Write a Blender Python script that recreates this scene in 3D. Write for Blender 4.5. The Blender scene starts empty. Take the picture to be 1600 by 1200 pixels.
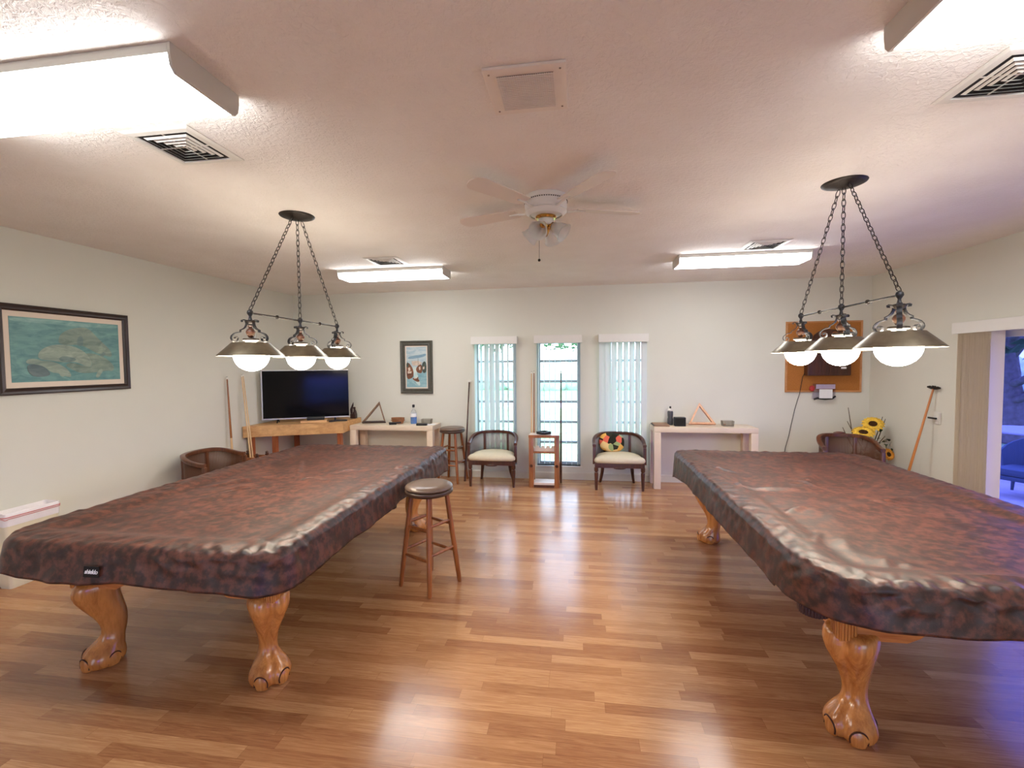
import bpy, bmesh, math, random
from mathutils import Vector, Matrix, noise
PI = math.pi
C = bpy.context.scene.collection
rnd = random.Random(7)
sin, cos = math.sin, math.cos

# ------------------------------------------------------------------ materials
def srgb(r, g, b):
    f = lambda c: c / 12.92 if c <= .04045 else ((c + .055) / 1.055) ** 2.4
    return (f(r / 255), f(g / 255), f(b / 255), 1)

class NT:
    def __init__(s, name):
        s.m = bpy.data.materials.new(name); s.m.use_nodes = True
        s.t = s.m.node_tree; s.n = s.t.nodes; s.l = s.t.links
        s.b = s.n['Principled BSDF']; s.out = s.n['Material Output']
    def add(s, kind, **kw):
        n = s.n.new(kind)
        for k, v in kw.items():
            if k.startswith('i_'):
                key = k[2:]; key = int(key) if key.isdigit() else key.replace('_', ' ')
                n.inputs[key].default_value = v
            else: setattr(n, k, v)
        return n
    def link(s, a, ao, b, bi): s.l.new(a.outputs[ao], b.inputs[bi])
    def coords(s, scale=(1, 1, 1), rot=(0, 0, 0), out='Object'):
        tc = s.add('ShaderNodeTexCoord'); mp = s.add('ShaderNodeMapping')
        mp.inputs['Scale'].default_value = scale; mp.inputs['Rotation'].default_value = rot
        s.link(tc, out, mp, 0); return mp
    def noise(s, co, scale, detail=3, rough=.5, dist=0):
        n = s.add('ShaderNodeTexNoise'); n.inputs['Scale'].default_value = scale
        n.inputs['Detail'].default_value = detail; n.inputs['Roughness'].default_value = rough
        n.inputs['Distortion'].default_value = dist
        if co: s.link(co, 0, n, 'Vector')
        return n
    def ramp(s, src, so, stops):
        r = s.add('ShaderNodeValToRGB'); e = r.color_ramp.elements
        while len(e) < len(stops): e.new(.5)
        for i, (p, c) in enumerate(stops): e[i].position = p; e[i].color = c
        s.link(src, so, r, 0); return r
    def bump(s, src, so, strength=.2, dist=.002):
        b = s.add('ShaderNodeBump'); b.inputs['Strength'].default_value = strength
        b.inputs['Distance'].default_value = dist
        s.link(src, so, b, 'Height'); s.link(b, 0, s.b, 'Normal')
    def set(s, rough=None, metal=None, spec=None, col=None, coat=None, trans=None, ior=None):
        if rough is not None: s.b.inputs['Roughness'].default_value = rough
        if metal is not None: s.b.inputs['Metallic'].default_value = metal
        if spec is not None: s.b.inputs['Specular IOR Level'].default_value = spec
        if col is not None: s.b.inputs['Base Color'].default_value = col
        if coat is not None: s.b.inputs['Coat Weight'].default_value = coat
        if trans is not None: s.b.inputs['Transmission Weight'].default_value = trans
        if ior is not None: s.b.inputs['IOR'].default_value = ior
        return s

def plain(name, col, rough=.5, metal=0, spec=.5, var=.06, scale=14, bump=0, bscale=200):
    t = NT(name).set(rough, metal, spec)
    co = t.coords()
    n = t.noise(co, scale, 3)
    a = tuple(max(0, c * (1 - var)) for c in col[:3]) + (1,)
    b = tuple(min(1, c * (1 + var)) for c in col[:3]) + (1,)
    r = t.ramp(n, 0, [(.3, a), (.7, b)]); t.link(r, 0, t.b, 'Base Color')
    if bump:
        n2 = t.noise(co, bscale, 2); t.bump(n2, 0, bump, .002)
    return t.m

def wood(name, dark, light, axis=0, rough=.35, scale=5, coat=0, rings=True):
    t = NT(name).set(rough, 0, .5, coat=coat)
    sc = [scale * 4] * 3; sc[axis] = scale * .35
    co = t.coords(tuple(sc))
    n = t.noise(co, 1.0, 5, .6, .8)
    w = t.noise(co, 5.0, 3, .6)
    mx = t.add('ShaderNodeMath', operation='MULTIPLY_ADD'); mx.inputs[1].default_value = .35
    t.link(w, 0, mx, 0); t.link(n, 0, mx, 2)
    r = t.ramp(mx, 0, [(.42, dark), (.85, light)]); t.link(r, 0, t.b, 'Base Color')
    t.bump(mx, 0, .12, .002)
    return t.m

def emit(name, col, strength):
    t = NT(name)
    e = t.add('ShaderNodeEmission'); e.inputs[0].default_value = col; e.inputs[1].default_value = strength
    t.link(e, 0, t.out, 0); return t.m

def m_floor():
    t = NT('laminate_floor').set(.2, 0, .5)
    tc = t.add('ShaderNodeTexCoord'); sp = t.add('ShaderNodeSeparateXYZ'); t.link(tc, 'Object', sp, 0)
    def math_(op, a, b=None, c=None):
        n = t.add('ShaderNodeMath', operation=op)
        for i, v in enumerate((a, b, c)):
            if v is None: continue
            if isinstance(v, (int, float)): n.inputs[i].default_value = v
            else: t.l.new(v, n.inputs[i])
        return n.outputs[0]
    X, Y = sp.outputs[0], sp.outputs[1]
    rowf = math_('DIVIDE', Y, .0645); row = math_('FLOOR', rowf); fy = math_('FRACT', rowf)
    wn = t.add('ShaderNodeTexWhiteNoise', noise_dimensions='1D'); t.l.new(row, wn.inputs['W'])
    ln = math_('MULTIPLY_ADD', wn.outputs[0], .28, .52)
    xo = math_('MULTIPLY_ADD', wn.outputs[0], 37.7, math_('DIVIDE', math_('ADD', X, 20.0), ln))
    pi_ = math_('FLOOR', xo); fx = math_('FRACT', xo)
    cb = t.add('ShaderNodeCombineXYZ'); t.l.new(pi_, cb.inputs[0]); t.l.new(row, cb.inputs[1])
    w2 = t.add('ShaderNodeTexWhiteNoise', noise_dimensions='2D'); t.link(cb, 0, w2, 'Vector')
    # grain, shifted per strip
    off = t.add('ShaderNodeCombineXYZ')
    t.l.new(math_('MULTIPLY_ADD', w2.outputs[0], 40.0, math_('MULTIPLY', X, 2.2)), off.inputs[0])
    t.l.new(math_('MULTIPLY_ADD', w2.outputs[0], 13.0, math_('MULTIPLY', Y, 38.0)), off.inputs[1])
    g = t.noise(None, 1.5, 6, .66, 2.2); t.link(off, 0, g, 'Vector')
    off2 = t.add('ShaderNodeCombineXYZ')
    t.l.new(math_('MULTIPLY_ADD', w2.outputs[0], 40.0, math_('MULTIPLY', X, 8.0)), off2.inputs[0])
    t.l.new(math_('MULTIPLY', Y, 260.0), off2.inputs[1])
    g2 = t.noise(None, 1.0, 2, .5); t.link(off2, 0, g2, 'Vector')
    tone = math_('ADD', math_('MULTIPLY_ADD', w2.outputs[0], .40, .12), math_('ADD', math_('MULTIPLY_ADD', g.outputs[0], .85, -.17), math_('MULTIPLY', g2.outputs[0], .2)))
    r = t.add('ShaderNodeValToRGB'); t.l.new(tone, r.inputs[0])
    e = r.color_ramp.elements
    st = [(.2, srgb(118, 74, 46)), (.5, srgb(156, 106, 70)), (.75, srgb(180, 130, 88)), (1., srgb(204, 158, 112))]
    while len(e) < len(st): e.new(.5)
    for i, (p, c) in enumerate(st): e[i].position = p; e[i].color = c
    edge = math_('MINIMUM', math_('MULTIPLY', math_('MINIMUM', fy, math_('SUBTRACT', 1.0, fy)), 26.0),
                 math_('MULTIPLY', math_('MINIMUM', fx, math_('SUBTRACT', 1.0, fx)), 260.0))
    edge = math_('MINIMUM', edge, 1.0)
    mix = t.add('ShaderNodeMix', data_type='RGBA'); mix.blend_type = 'MULTIPLY'
    mix.inputs[0].default_value = 1.0
    er = t.add('ShaderNodeValToRGB'); t.l.new(edge, er.inputs[0])
    er.color_ramp.elements[0].color = (.62, .55, .5, 1); er.color_ramp.elements[0].position = 0
    er.color_ramp.elements[1].color = (1, 1, 1, 1); er.color_ramp.elements[1].position = .5
    t.l.new(r.outputs[0], mix.inputs[6]); t.l.new(er.outputs[0], mix.inputs[7])
    t.l.new(mix.outputs[2], t.b.inputs['Base Color'])
    rr = math_('MULTIPLY_ADD', g.outputs[0], .12, .15); t.l.new(rr, t.b.inputs['Roughness'])
    bp = t.add('ShaderNodeBump'); bp.inputs['Strength'].default_value = .06; bp.inputs['Distance'].default_value = .002
    t.l.new(g.outputs[0], bp.inputs['Height']); t.link(bp, 0, t.b, 'Normal')
    return t.m

def m_ceiling():
    t = NT('knockdown_ceiling').set(.9, 0, .2)
    co = t.coords()
    n = t.noise(co, 3, 2); r = t.ramp(n, 0, [(.3, srgb(238, 232, 224)), (.7, srgb(243, 238, 231))])
    t.link(r, 0, t.b, 'Base Color')
    a = t.noise(co, 42, 4, .6, .6); rr = t.ramp(a, 0, [(.42, (0, 0, 0, 1)), (.6, (1, 1, 1, 1))])
    t.bump(rr, 0, .55, .004); return t.m

def m_cover():
    t = NT('marbled_brown_vinyl').set(.42, 0, .42)
    co = t.coords()
    n = t.noise(co, 24, 4, .6, 0)
    r = t.ramp(n, 0, [(.37, srgb(50, 35, 31)), (.47, srgb(64, 41, 35)), (.55, srgb(88, 52, 42)), (.68, srgb(104, 63, 50))])
    t.link(r, 0, t.b, 'Base Color')
    b = t.noise(co, 420, 2); w = t.noise(co, 9, 3, .5, .4)
    ad = t.add('ShaderNodeMath', operation='MULTIPLY_ADD'); ad.inputs[1].default_value = 5.0
    t.link(w, 0, ad, 0); t.link(b, 0, ad, 2)
    t.bump(ad, 0, .28, .0016); return t.m

def m_glass(name, tint, rough=0.0, refl=.08):
    t = NT(name)
    tr = t.add('ShaderNodeBsdfTransparent'); tr.inputs[0].default_value = tint
    gl = t.add('ShaderNodeBsdfGlossy'); gl.inputs['Roughness'].default_value = rough
    fr = t.add('ShaderNodeFresnel'); fr.inputs[0].default_value = 1.45
    mx = t.add('ShaderNodeMixShader')
    ge = t.add('ShaderNodeNewGeometry'); iv = t.add('ShaderNodeMath', operation='SUBTRACT'); iv.inputs[0].default_value = 1
    t.link(ge, 'Backfacing', iv, 1); ml = t.add('ShaderNodeMath', operation='MULTIPLY'); t.link(iv, 0, ml, 0); t.link(fr, 0, ml, 1)
    t.link(ml, 0, mx, 0); t.link(tr, 0, mx, 1); t.link(gl, 0, mx, 2); t.link(mx, 0, t.out, 0)
    return t.m

def m_blind():
    t = NT('white_vinyl_slat')
    d = t.add('ShaderNodeBsdfDiffuse'); d.inputs[0].default_value = (.78, .8, .78, 1)
    tl = t.add('ShaderNodeBsdfTranslucent'); tl.inputs[0].default_value = (.8, .86, .86, 1)
    co = t.coords((1, 1, .2)); n = t.noise(co, 30, 2)
    r = t.ramp(n, 0, [(.3, (.16, .16, .16, 1)), (.7, (.2, .2, .2, 1))])
    mx = t.add('ShaderNodeMixShader'); t.link(r, 0, mx, 0)
    t.link(d, 0, mx, 1); t.link(tl, 0, mx, 2); t.link(mx, 0, t.out, 0); return t.m

def m_cane(name, col):
    t = NT(name)
    tc = t.add('ShaderNodeTexCoord'); ck = t.add('ShaderNodeTexBrick')
    ck.inputs['Scale'].default_value = 1; ck.inputs['Mortar Size'].default_value = .0022
    ck.inputs['Brick Width'].default_value = .008; ck.inputs['Row Height'].default_value = .008
    ck.inputs['Color1'].default_value = (.9, .9, .9, 1); ck.inputs['Color2'].default_value = (.84, .84, .84, 1)
    ck.inputs['Mortar'].default_value = (0, 0, 0, 1); ck.offset = 0
    t.link(tc, 'UV', ck, 0)
    t.set(.5, 0, .4, col)
    tr = t.add('ShaderNodeBsdfTransparent'); mx = t.add('ShaderNodeMixShader')
    t.link(ck, 0, mx, 0); t.link(t.b, 0, mx, 1); t.link(tr, 0, mx, 2); t.link(mx, 0, t.out, 0); return t.m

def m_pillow():
    t = NT('patterned_pillow_cloth').set(.85, 0, .2)
    co = t.coords((1, 1, 1))
    v = t.add('ShaderNodeTexVoronoi'); v.inputs['Scale'].default_value = 13
    t.link(co, 0, v, 'Vector')
    bw = t.add('ShaderNodeSeparateColor'); t.link(v, 'Color', bw, 0)
    r = t.ramp(bw, 0, [(0, srgb(226, 108, 84)), (.22, srgb(40, 40, 30)), (.42, srgb(228, 176, 88)), (.6, srgb(52, 52, 38)),
                       (.72, srgb(236, 204, 140)), (.86, srgb(160, 176, 120))])
    r.color_ramp.interpolation = 'CONSTANT'
    t.link(r, 0, t.b, 'Base Color'); n = t.noise(co, 160, 2); t.bump(n, 0, .4, .003); return t.m

M = {}
M['floor'] = m_floor(); M['ceil'] = m_ceiling(); M['cover'] = m_cover()
M['wall'] = plain('cream_wall_paint', srgb(217, 215, 202), .75, 0, .25, .015, 2, .08, 160)
M['white'] = plain('white_paint', srgb(222, 219, 210), .45, 0, .4, .02)
M['trimw'] = plain('cream_trim', srgb(212, 206, 188), .5, 0, .4, .02)
M['fix'] = plain('fixture_enamel', srgb(205, 200, 190), .4, 0, .4, .02)
M['dark'] = plain('black_plastic', srgb(26, 26, 28), .4, 0, .4, .1)
M['vent_dark'] = plain('dark_grey_duct_shade', srgb(38, 36, 34), .8, 0, .2, .1)  # dark grey parts; also paints the shade inside vent openings
M['grille'] = plain('grille_paint', srgb(236, 226, 214), .6, 0, .3, .02)
M['grille_hole'] = plain('grille_hole', srgb(150, 132, 118), .8, 0, .2, .05)
M['lens'] = emit('fluorescent_lens', (.97, .985, 1, 1), 15)
M['globe'] = emit('lit_opal_glass', (1, .89, .74, 1), 40)
M['bronze'] = plain('aged_iron', srgb(52, 46, 42), .45, .7, .5, .3, 60)
M['verdi'] = plain('patina_iron', srgb(58, 58, 60), .5, .6, .5, .35, 80)
M['shade'] = plain('brushed_antique_brass', srgb(120, 111, 94), .36, .85, .5, .16, 20)
M['shade_in'] = plain('shade_lining', srgb(244, 232, 208), .5, 0, .4, .01)
M['ballwood'] = wood('turned_brown_wood', srgb(70, 42, 30), srgb(104, 66, 48), 2, .35, 8)
M['legwood'] = wood('honey_oak_leg', srgb(158, 92, 40), srgb(216, 146, 76), 2, .22, 5, .3)
M['apron'] = wood('honey_oak_rail', srgb(166, 94, 44), srgb(220, 144, 78), 0, .26, 5, .3)
M['aprony'] = wood('honey_oak_rail_long', srgb(166, 94, 44), srgb(220, 144, 78), 1, .26, 5, .3)
M['groove'] = plain('carved_groove', srgb(70, 34, 14), .5, 0, .3, .1)
M['leather'] = plain('brown_leather', srgb(62, 34, 30), .4, 0, .4, .15, 40)
M['felt'] = plain('table_cloth_felt', srgb(40, 90, 60), .9, 0, .1, .05)
M['stoolwood'] = wood('reddish_stool_wood', srgb(110, 58, 24), srgb(160, 94, 44), 2, .3, 6, .2)
M['vinyl'] = plain('brown_vinyl_seat', srgb(104, 84, 70), .3, 0, .5, .1, 25)
M['vinyl_d'] = plain('dark_brown_vinyl_band', srgb(70, 50, 38), .35, 0, .5, .12, 25)
M['chairwood'] = wood('dark_walnut_chair', srgb(48, 26, 18), srgb(88, 48, 32), 2, .3, 7, .2)
M['chairwood_l'] = wood('brown_chair_wood', srgb(66, 36, 22), srgb(112, 66, 42), 2, .32, 7, .2)
M['cane'] = m_cane('woven_cane', srgb(150, 144, 140)); M['cane_b'] = m_cane('brown_woven_cane', srgb(92, 58, 40))
M['cushion'] = plain('cream_seat_fabric', srgb(212, 202, 176), .85, 0, .15, .03, 40, .3, 300)
M['pillow'] = m_pillow()
M['oak'] = wood('pale_oak_veneer', srgb(178, 128, 74), srgb(222, 176, 118), 0, .4, 3)
M['riser'] = wood('beech_board', srgb(190, 140, 90), srgb(226, 182, 130), 0, .4, 4)
M['redleg'] = wood('red_brown_leg', srgb(136, 70, 40), srgb(172, 100, 62), 2, .35, 6)
M['console'] = plain('cream_laminate', srgb(226, 208, 184), .38, 0, .4, .02)
M['rackwood'] = wood('cue_rack_wood', srgb(118, 68, 36), srgb(166, 106, 62), 2, .32, 6, .2)
M['racktop'] = plain('pale_laminate', srgb(222, 204, 190), .35, 0, .4, .03)
M['maple'] = wood('maple_shaft', srgb(206, 166, 116), srgb(232, 200, 152), 2, .25, 3)
M['cuebutt'] = wood('stained_cue_butt', srgb(120, 70, 34), srgb(176, 116, 62), 2, .22, 3)
M['cuedark'] = wood('dark_cue_butt', srgb(52, 32, 24), srgb(92, 58, 44), 2, .22, 3)
M['orange'] = wood('orange_stick_wood', srgb(170, 98, 42), srgb(214, 140, 72), 2, .3, 3)
M['cue_tip'] = plain('blue_grey_tip', srgb(70, 78, 90), .8)
M['ferrule'] = plain('white_ferrule', srgb(228, 224, 214), .4)
M['tv'] = plain('tv_glass', (.003, .003, .0035, 1), .1, 0, .25, .1)
M['silver'] = plain('silver_bezel', srgb(196, 194, 194), .35, .6, .5, .03)
M['frame_d'] = plain('dark_frame_wood', srgb(48, 32, 28), .35, 0, .5, .15, 30)
M['frame_g'] = plain('grey_green_frame', srgb(74, 72, 62), .4, 0, .5, .15, 50)
M['mat'] = plain('ivory_mat_board', srgb(226, 210, 192), .8, 0, .2, .01)
M['cork'] = plain('cork', srgb(172, 112, 58), .9, 0, .1, .12, 90, .4, 200)
M['corkframe'] = wood('cork_frame', srgb(176, 116, 66), srgb(204, 148, 94), 0, .45, 4)
M['cab'] = wood('dark_cabinet_wood', srgb(50, 26, 16), srgb(82, 44, 28), 2, .35, 5)
M['paper'] = plain('white_paper', srgb(236, 236, 236), .8, 0, .2, .01)
M['red'] = plain('red_plastic', srgb(176, 46, 44), .5)
M['bagc'] = m_glass('clear_bag_film', (.86, .84, .9, 1), .15)
M['lilac'] = plain('lilac_print', srgb(176, 160, 182), .6)
M['glass_clear'] = m_glass('window_glass', (.93, .97, .98, 1))
M['glass_blue'] = m_glass('blue_tinted_glass', (.36, .37, .75, 1))  # film tint that also puts the dimmer, bluer outdoor view into the pane
M['glass_blue2'] = m_glass('blue_window_glass', (.45, .45, .95, 1)); M['glass_lav'] = m_glass('lightly_tinted_glass', (.72, .70, .69, 1))
M['alu'] = plain('grey_aluminium', srgb(168, 178, 184), .45, .3, .5, .04)
M['blind'] = m_blind()
M['blind_beige'] = plain('beige_vinyl_slat', srgb(214, 200, 174), .6, 0, .3, .02, 3)
M['valance'] = plain('ivory_valance', srgb(228, 225, 218), .5, 0, .4, .01)
M['fanwhite'] = plain('fan_white_enamel', srgb(226, 222, 214), .3, 0, .5, .02)
M['blade'] = plain('fan_blade_white', srgb(224, 212, 200), .5, 0, .3, .01)
M['brass'] = plain('polished_brass', srgb(206, 160, 84), .2, .95, .5, .05)
tg = NT('frosted_glass'); tg.set(.35, 0, .5, (.92, .92, .9, 1), trans=.75, ior=1.3); M['frost'] = tg.m
M['can'] = plain('cream_plastic_bin', srgb(222, 212, 184), .5, 0, .4, .02)
M['liner'] = plain('white_bin_liner', srgb(236, 230, 230), .45, 0, .4, .03, 10, .5, 60)
M['pinkcord'] = plain('pink_drawstring', srgb(206, 128, 122), .5)
M['statue'] = plain('dark_carved_wood', srgb(52, 32, 28), .4, 0, .4, .2, 60)
M['basket'] = plain('grey_wire_basket', srgb(140, 132, 116), .5, .2, .4, .2, 90)
M['bowlwood'] = wood('bowl_wood', srgb(110, 70, 42), srgb(164, 112, 72), 0, .35, 9)
M['liquid'] = plain('blue_liquid', srgb(60, 130, 210), .2, 0, .6, .05)
tb = NT('clear_bottle_plastic'); tb.set(.08, 0, .5, (.9, .94, .98, 1), trans=.9, ior=1.25); M['bottle'] = tb.m
M['dkbottle'] = plain('dark_grey_bottle', srgb(66, 66, 70), .3)
M['book'] = plain('brown_folded_board', srgb(150, 116, 92), .6)
M['yellow'] = plain('yellow_petal', srgb(240, 196, 70), .6, 0, .3, .1, 60)
M['yellow_o'] = plain('orange_petal', srgb(236, 164, 60), .6, 0, .3, .1, 60)
M['seed'] = plain('dark_seed_head', srgb(66, 44, 26), .9, 0, .1, .3, 120)
M['leaf'] = plain('green_leaf', srgb(56, 72, 44), .6, 0, .3, .2, 30)
M['twig'] = plain('brown_twig', srgb(92, 78, 60), .8, 0, .2, .2, 60)
M['pot'] = plain('terracotta_vase', srgb(120, 78, 54), .5, 0, .4, .1)
M['lawn'] = plain('lawn', srgb(150, 180, 128), .95, 0, .1, .3, 3)
M['patio'] = plain('patio_slab', srgb(190, 180, 176), .8, 0, .2, .12, 5)
M['pchair'] = plain('dark_patio_wicker', srgb(70, 84, 96), .7, 0, .3, .2, 90)
M['ptable'] = plain('patio_table_top', srgb(170, 168, 172), .5, 0, .4, .05)
M['bark'] = plain('tree_bark', srgb(120, 110, 104), .9, 0, .1, .3, 12)
M['foliage'] = plain('tree_foliage', srgb(66, 100, 58), .8, 0, .2, .3, 3)
M['label_b'] = plain('black_label', srgb(18, 16, 16), .5, 0, .3, .1)
M['hedge'] = plain('hedge_glare_pale', srgb(206, 224, 214), .9, 0, .1, .25, 2)  # hedge colour bleached pale, so outdoor glare is put into it

# ------------------------------------------------------------------ mesh helpers
def link(name, me, mats, parent=None, smooth=35):
    for m in (mats if isinstance(mats, (list, tuple)) else [mats]): me.materials.append(M[m] if isinstance(m, str) else m)
    o = bpy.data.objects.new(name, me); C.objects.link(o)
    if parent: o.parent = parent
    if smooth:
        me.shade_smooth(); me.set_sharp_from_angle(angle=math.radians(smooth))
    return o

def obj(name, bm, mats, parent=None, smooth=35, loc=None):
    me = bpy.data.meshes.new(name)
    bmesh.ops.recalc_face_normals(bm, faces=bm.faces)
    bm.to_mesh(me); bm.free()
    o = link(name, me, mats, parent, smooth)
    if loc: o.location = loc
    return o

def thing(name, label, cat, loc=(0, 0, 0), rotz=0, group=None):
    o = bpy.data.objects.new(name, None); C.objects.link(o)
    o.location = loc; o.rotation_euler = (0, 0, rotz); o.empty_display_size = .1
    return tag(o, label, cat, group)

def tag(o, label, cat, group=None, kind=None):
    o['label'] = label; o['category'] = cat
    if group: o['group'] = group
    if kind: o['kind'] = kind
    return o

def struct(o, label=None, cat=None):
    o['kind'] = 'structure'
    if label: o['label'] = label
    if cat: o['category'] = cat
    return o

def dup(root, loc, rotz, label, group=None, name=None):
    def cp(o, par):
        c = o.copy(); C.objects.link(c)
        if par: c.parent = par
        for ch in o.children: cp(ch, c)
        return c
    r = cp(root, None); r.location = loc; r.rotation_euler = (0, 0, rotz); r['label'] = label
    if group: r['group'] = group
    return r

def B(): return bmesh.new()

def box(bm, x0, x1, y0, y1, z0, z1, bev=0, mi=0, mat=None):
    g = bmesh.ops.create_cube(bm, size=1)
    vs = g['verts']
    for v in vs:
        v.co = Vector((x0 + (v.co.x + .5) * (x1 - x0), y0 + (v.co.y + .5) * (y1 - y0), z0 + (v.co.z + .5) * (z1 - z0)))
    fs = list({f for v in vs for f in v.link_faces})
    for f in fs: f.material_index = mi
    if bev:
        es = list({e for v in vs for e in v.link_edges})
        r = bmesh.ops.bevel(bm, geom=es, offset=bev, segments=2, affect='EDGES', profile=.6)
        for f in r['faces']: f.material_index = mi
        vs = list({v for f in fs if f.is_valid for v in f.verts} | {v for f in r['faces'] for v in f.verts})
    if mat is not None:
        for v in vs: v.co = mat @ v.co
    return bm

def lathe(bm, prof, seg=24, c=(0, 0, 0), mi=0, closed=False, mat=None):
    rows = []
    for r, z in prof:
        if r < 1e-6: rows.append([bm.verts.new((c[0], c[1], c[2] + z))])
        else: rows.append([bm.verts.new((c[0] + r * cos(2 * PI * k / seg), c[1] + r * sin(2 * PI * k / seg), c[2] + z)) for k in range(seg)])
    if mat is not None:
        for rw in rows:
            for v in rw: v.co = mat @ v.co
    pairs = list(zip(rows, rows[1:]))
    if closed: pairs.append((rows[-1], rows[0]))
    for a, b in pairs:
        for k in range(seg):
            k2 = (k + 1) % seg
            if len(a) == 1 and len(b) == 1: continue
            if len(a) == 1: f = bm.faces.new((a[0], b[k], b[k2]))
            elif len(b) == 1: f = bm.faces.new((a[k], b[0], a[k2]))
            else: f = bm.faces.new((a[k], b[k], b[k2], a[k2]))
            f.material_index = mi
    return bm

def tube(bm, pts, rad, seg=8, closed=False, mi=0, cap=True, flat=None):
    """sweep a circle (or flat=(w,t) strap) along pts; rad number or list"""
    P = [Vector(p) for p in pts]; n = len(P)
    R = rad if isinstance(rad, (list, tuple)) else [rad] * n
    rows = []; up = None
    for i in range(n):
        if closed: t = P[(i + 1) % n] - P[i - 1]
        else: t = P[min(i + 1, n - 1)] - P[max(i - 1, 0)]
        t.normalize()
        if up is None:
            up = Vector((0, 0, 1)) if abs(t.z) < .9 else Vector((1, 0, 0))
        s = t.cross(up)
        if s.length < 1e-5: s = t.cross(Vector((0, 1, 0)))
        s.normalize(); u = s.cross(t).normalized(); up = u
        row = []
        for k in range(seg):
            a = 2 * PI * k / seg
            row.append(bm.verts.new(P[i] + (s * cos(a) + u * sin(a)) * R[i]))
        rows.append(row)
    rng = range(n) if closed else range(n - 1)
    for i in rng:
        a, b = rows[i], rows[(i + 1) % n]
        for k in range(seg):
            f = bm.faces.new((a[k], a[(k + 1) % seg], b[(k + 1) % seg], b[k])); f.material_index = mi
    if cap and not closed:
        bm.faces.new(rows[0]).material_index = mi; bm.faces.new(rows[-1][::-1]).material_index = mi
    return bm

def sweep(bm, pts, frames, sec, mi=0, cap=True, closed_sec=True):
    """sec: list of (a,b); frames: list of (A,Bv) vectors"""
    rows = [[bm.verts.new(Vector(p) + A * a + Bv * b) for a, b in sec] for p, (A, Bv) in zip(pts, frames)]
    m = len(sec)
    for a, b in zip(rows, rows[1:]):
        for k in range(m if closed_sec else m - 1):
            f = bm.faces.new((a[k], a[(k + 1) % m], b[(k + 1) % m], b[k])); f.material_index = mi
    if cap and closed_sec:
        bm.faces.new(rows[0]).material_index = mi; bm.faces.new(rows[-1][::-1]).material_index = mi
    return rows

def prism(bm, poly, axis, a, b, mi=0):
    """extrude a 2D polygon along axis from a to b; poly in the other two axes in order"""
    def P(u, v, w):
        return {'x': (w, u, v), 'y': (u, w, v), 'z': (u, v, w)}[axis]
    A = [bm.verts.new(P(u, v, a)) for u, v in poly]; Bv = [bm.verts.new(P(u, v, b)) for u, v in poly]
    n = len(poly)
    fs = [bm.faces.new(A), bm.faces.new(Bv[::-1])]
    for k in range(n): fs.append(bm.faces.new((A[k], Bv[k], Bv[(k + 1) % n], A[(k + 1) % n])))
    for f in fs: f.material_index = mi
    return bm

def cyl(bm, p, q, r0, r1=None, seg=12, mi=0):
    return tube(bm, [p, q], [r0, r0 if r1 is None else r1], seg, mi=mi)

def ball(bm, c, r, sx=1, sy=1, sz=1, seg=16, mi=0):
    g = bmesh.ops.create_uvsphere(bm, u_segments=seg, v_segments=max(6, seg // 2), radius=1)
    for v in g['verts']: v.co = Vector((c[0] + v.co.x * r * sx, c[1] + v.co.y * r * sy, c[2] + v.co.z * r * sz))
    for f in {f for v in g['verts'] for f in v.link_faces}: f.material_index = mi
    return bm

# ------------------------------------------------------------------ camera
yaw, pitch, roll, FPX = .14517, .0438, -.00911, 705.
fw = Vector((-sin(yaw) * cos(pitch), cos(yaw) * cos(pitch), -sin(pitch)))
r0 = Vector((cos(yaw), sin(yaw), 0)); u0 = r0.cross(fw)
rt = cos(roll) * r0 + sin(roll) * u0; up_ = -sin(roll) * r0 + cos(roll) * u0
cam = bpy.data.objects.new('camera', bpy.data.cameras.new('camera')); C.objects.link(cam)
mw = Matrix((rt, up_, -fw)).transposed().to_4x4(); mw.translation = (0, 0, 1.62)
cam.matrix_world = mw
cam.data.sensor_width = 36; cam.data.lens = FPX / 1600 * 36; cam.data.clip_start = .05; cam.data.clip_end = 300
bpy.context.scene.camera = cam

# ------------------------------------------------------------------ room shell
H, XL, XR, YB, YF = 2.687, -4.26, 3.664, 6.314, -2.6
T = .14
bm = B(); box(bm, XL - T, XR + T, YF - T, YB + T, -.1, 0); struct(obj('floor', bm, 'floor', smooth=0), 'warm oak strip laminate floor', 'floor')
bm = B(); box(bm, XL - T, XR + T, YF - T, YB + T, H, H + .12); struct(obj('ceiling', bm, 'ceil', smooth=0), 'textured off white ceiling', 'ceiling')

def wall_cells(bm, us, zs, holes, put):
    for i in range(len(us) - 1):
        for j in range(len(zs) - 1):
            cu, cz = (us[i] + us[i + 1]) / 2, (zs[j] + zs[j + 1]) / 2
            if any(h[0] < cu < h[1] and h[2] < cz < h[3] for h in holes): continue
            put(us[i], us[i + 1], zs[j], zs[j + 1])
WINS = [(-1.465, -.862), (-.572, .032), (.305, .908)]; WZ0, WZ1 = .19, 1.95
bm = B(); us = [XL] + [v for w in WINS for v in w] + [XR]
wall_cells(bm, us, [0, WZ0, WZ1, H], [(a, b, WZ0, WZ1) for a, b in WINS],
           lambda a, b, c, d: box(bm, a, b, YB, YB + T, c, d))
bmesh.ops.remove_doubles(bm, verts=bm.verts, dist=1e-5)
struct(obj('wall_back', bm, 'wall', smooth=0), 'cream wall with three tall windows', 'wall')
bm = B(); box(bm, XL - T, XL, YF - T, YB + T, 0, H); struct(obj('wall_left', bm, 'wall', smooth=0), 'plain cream wall on the left', 'wall')
DY0, DY1, DZ1 = 2.5, 4.86, 1.93
bm = B(); wall_cells(bm, [YF - T, DY0, DY1, YB + T], [0, DZ1, H], [(DY0, DY1, -1, DZ1)],
                     lambda a, b, c, d: box(bm, XR, XR + T, a, b, c, d))
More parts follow.
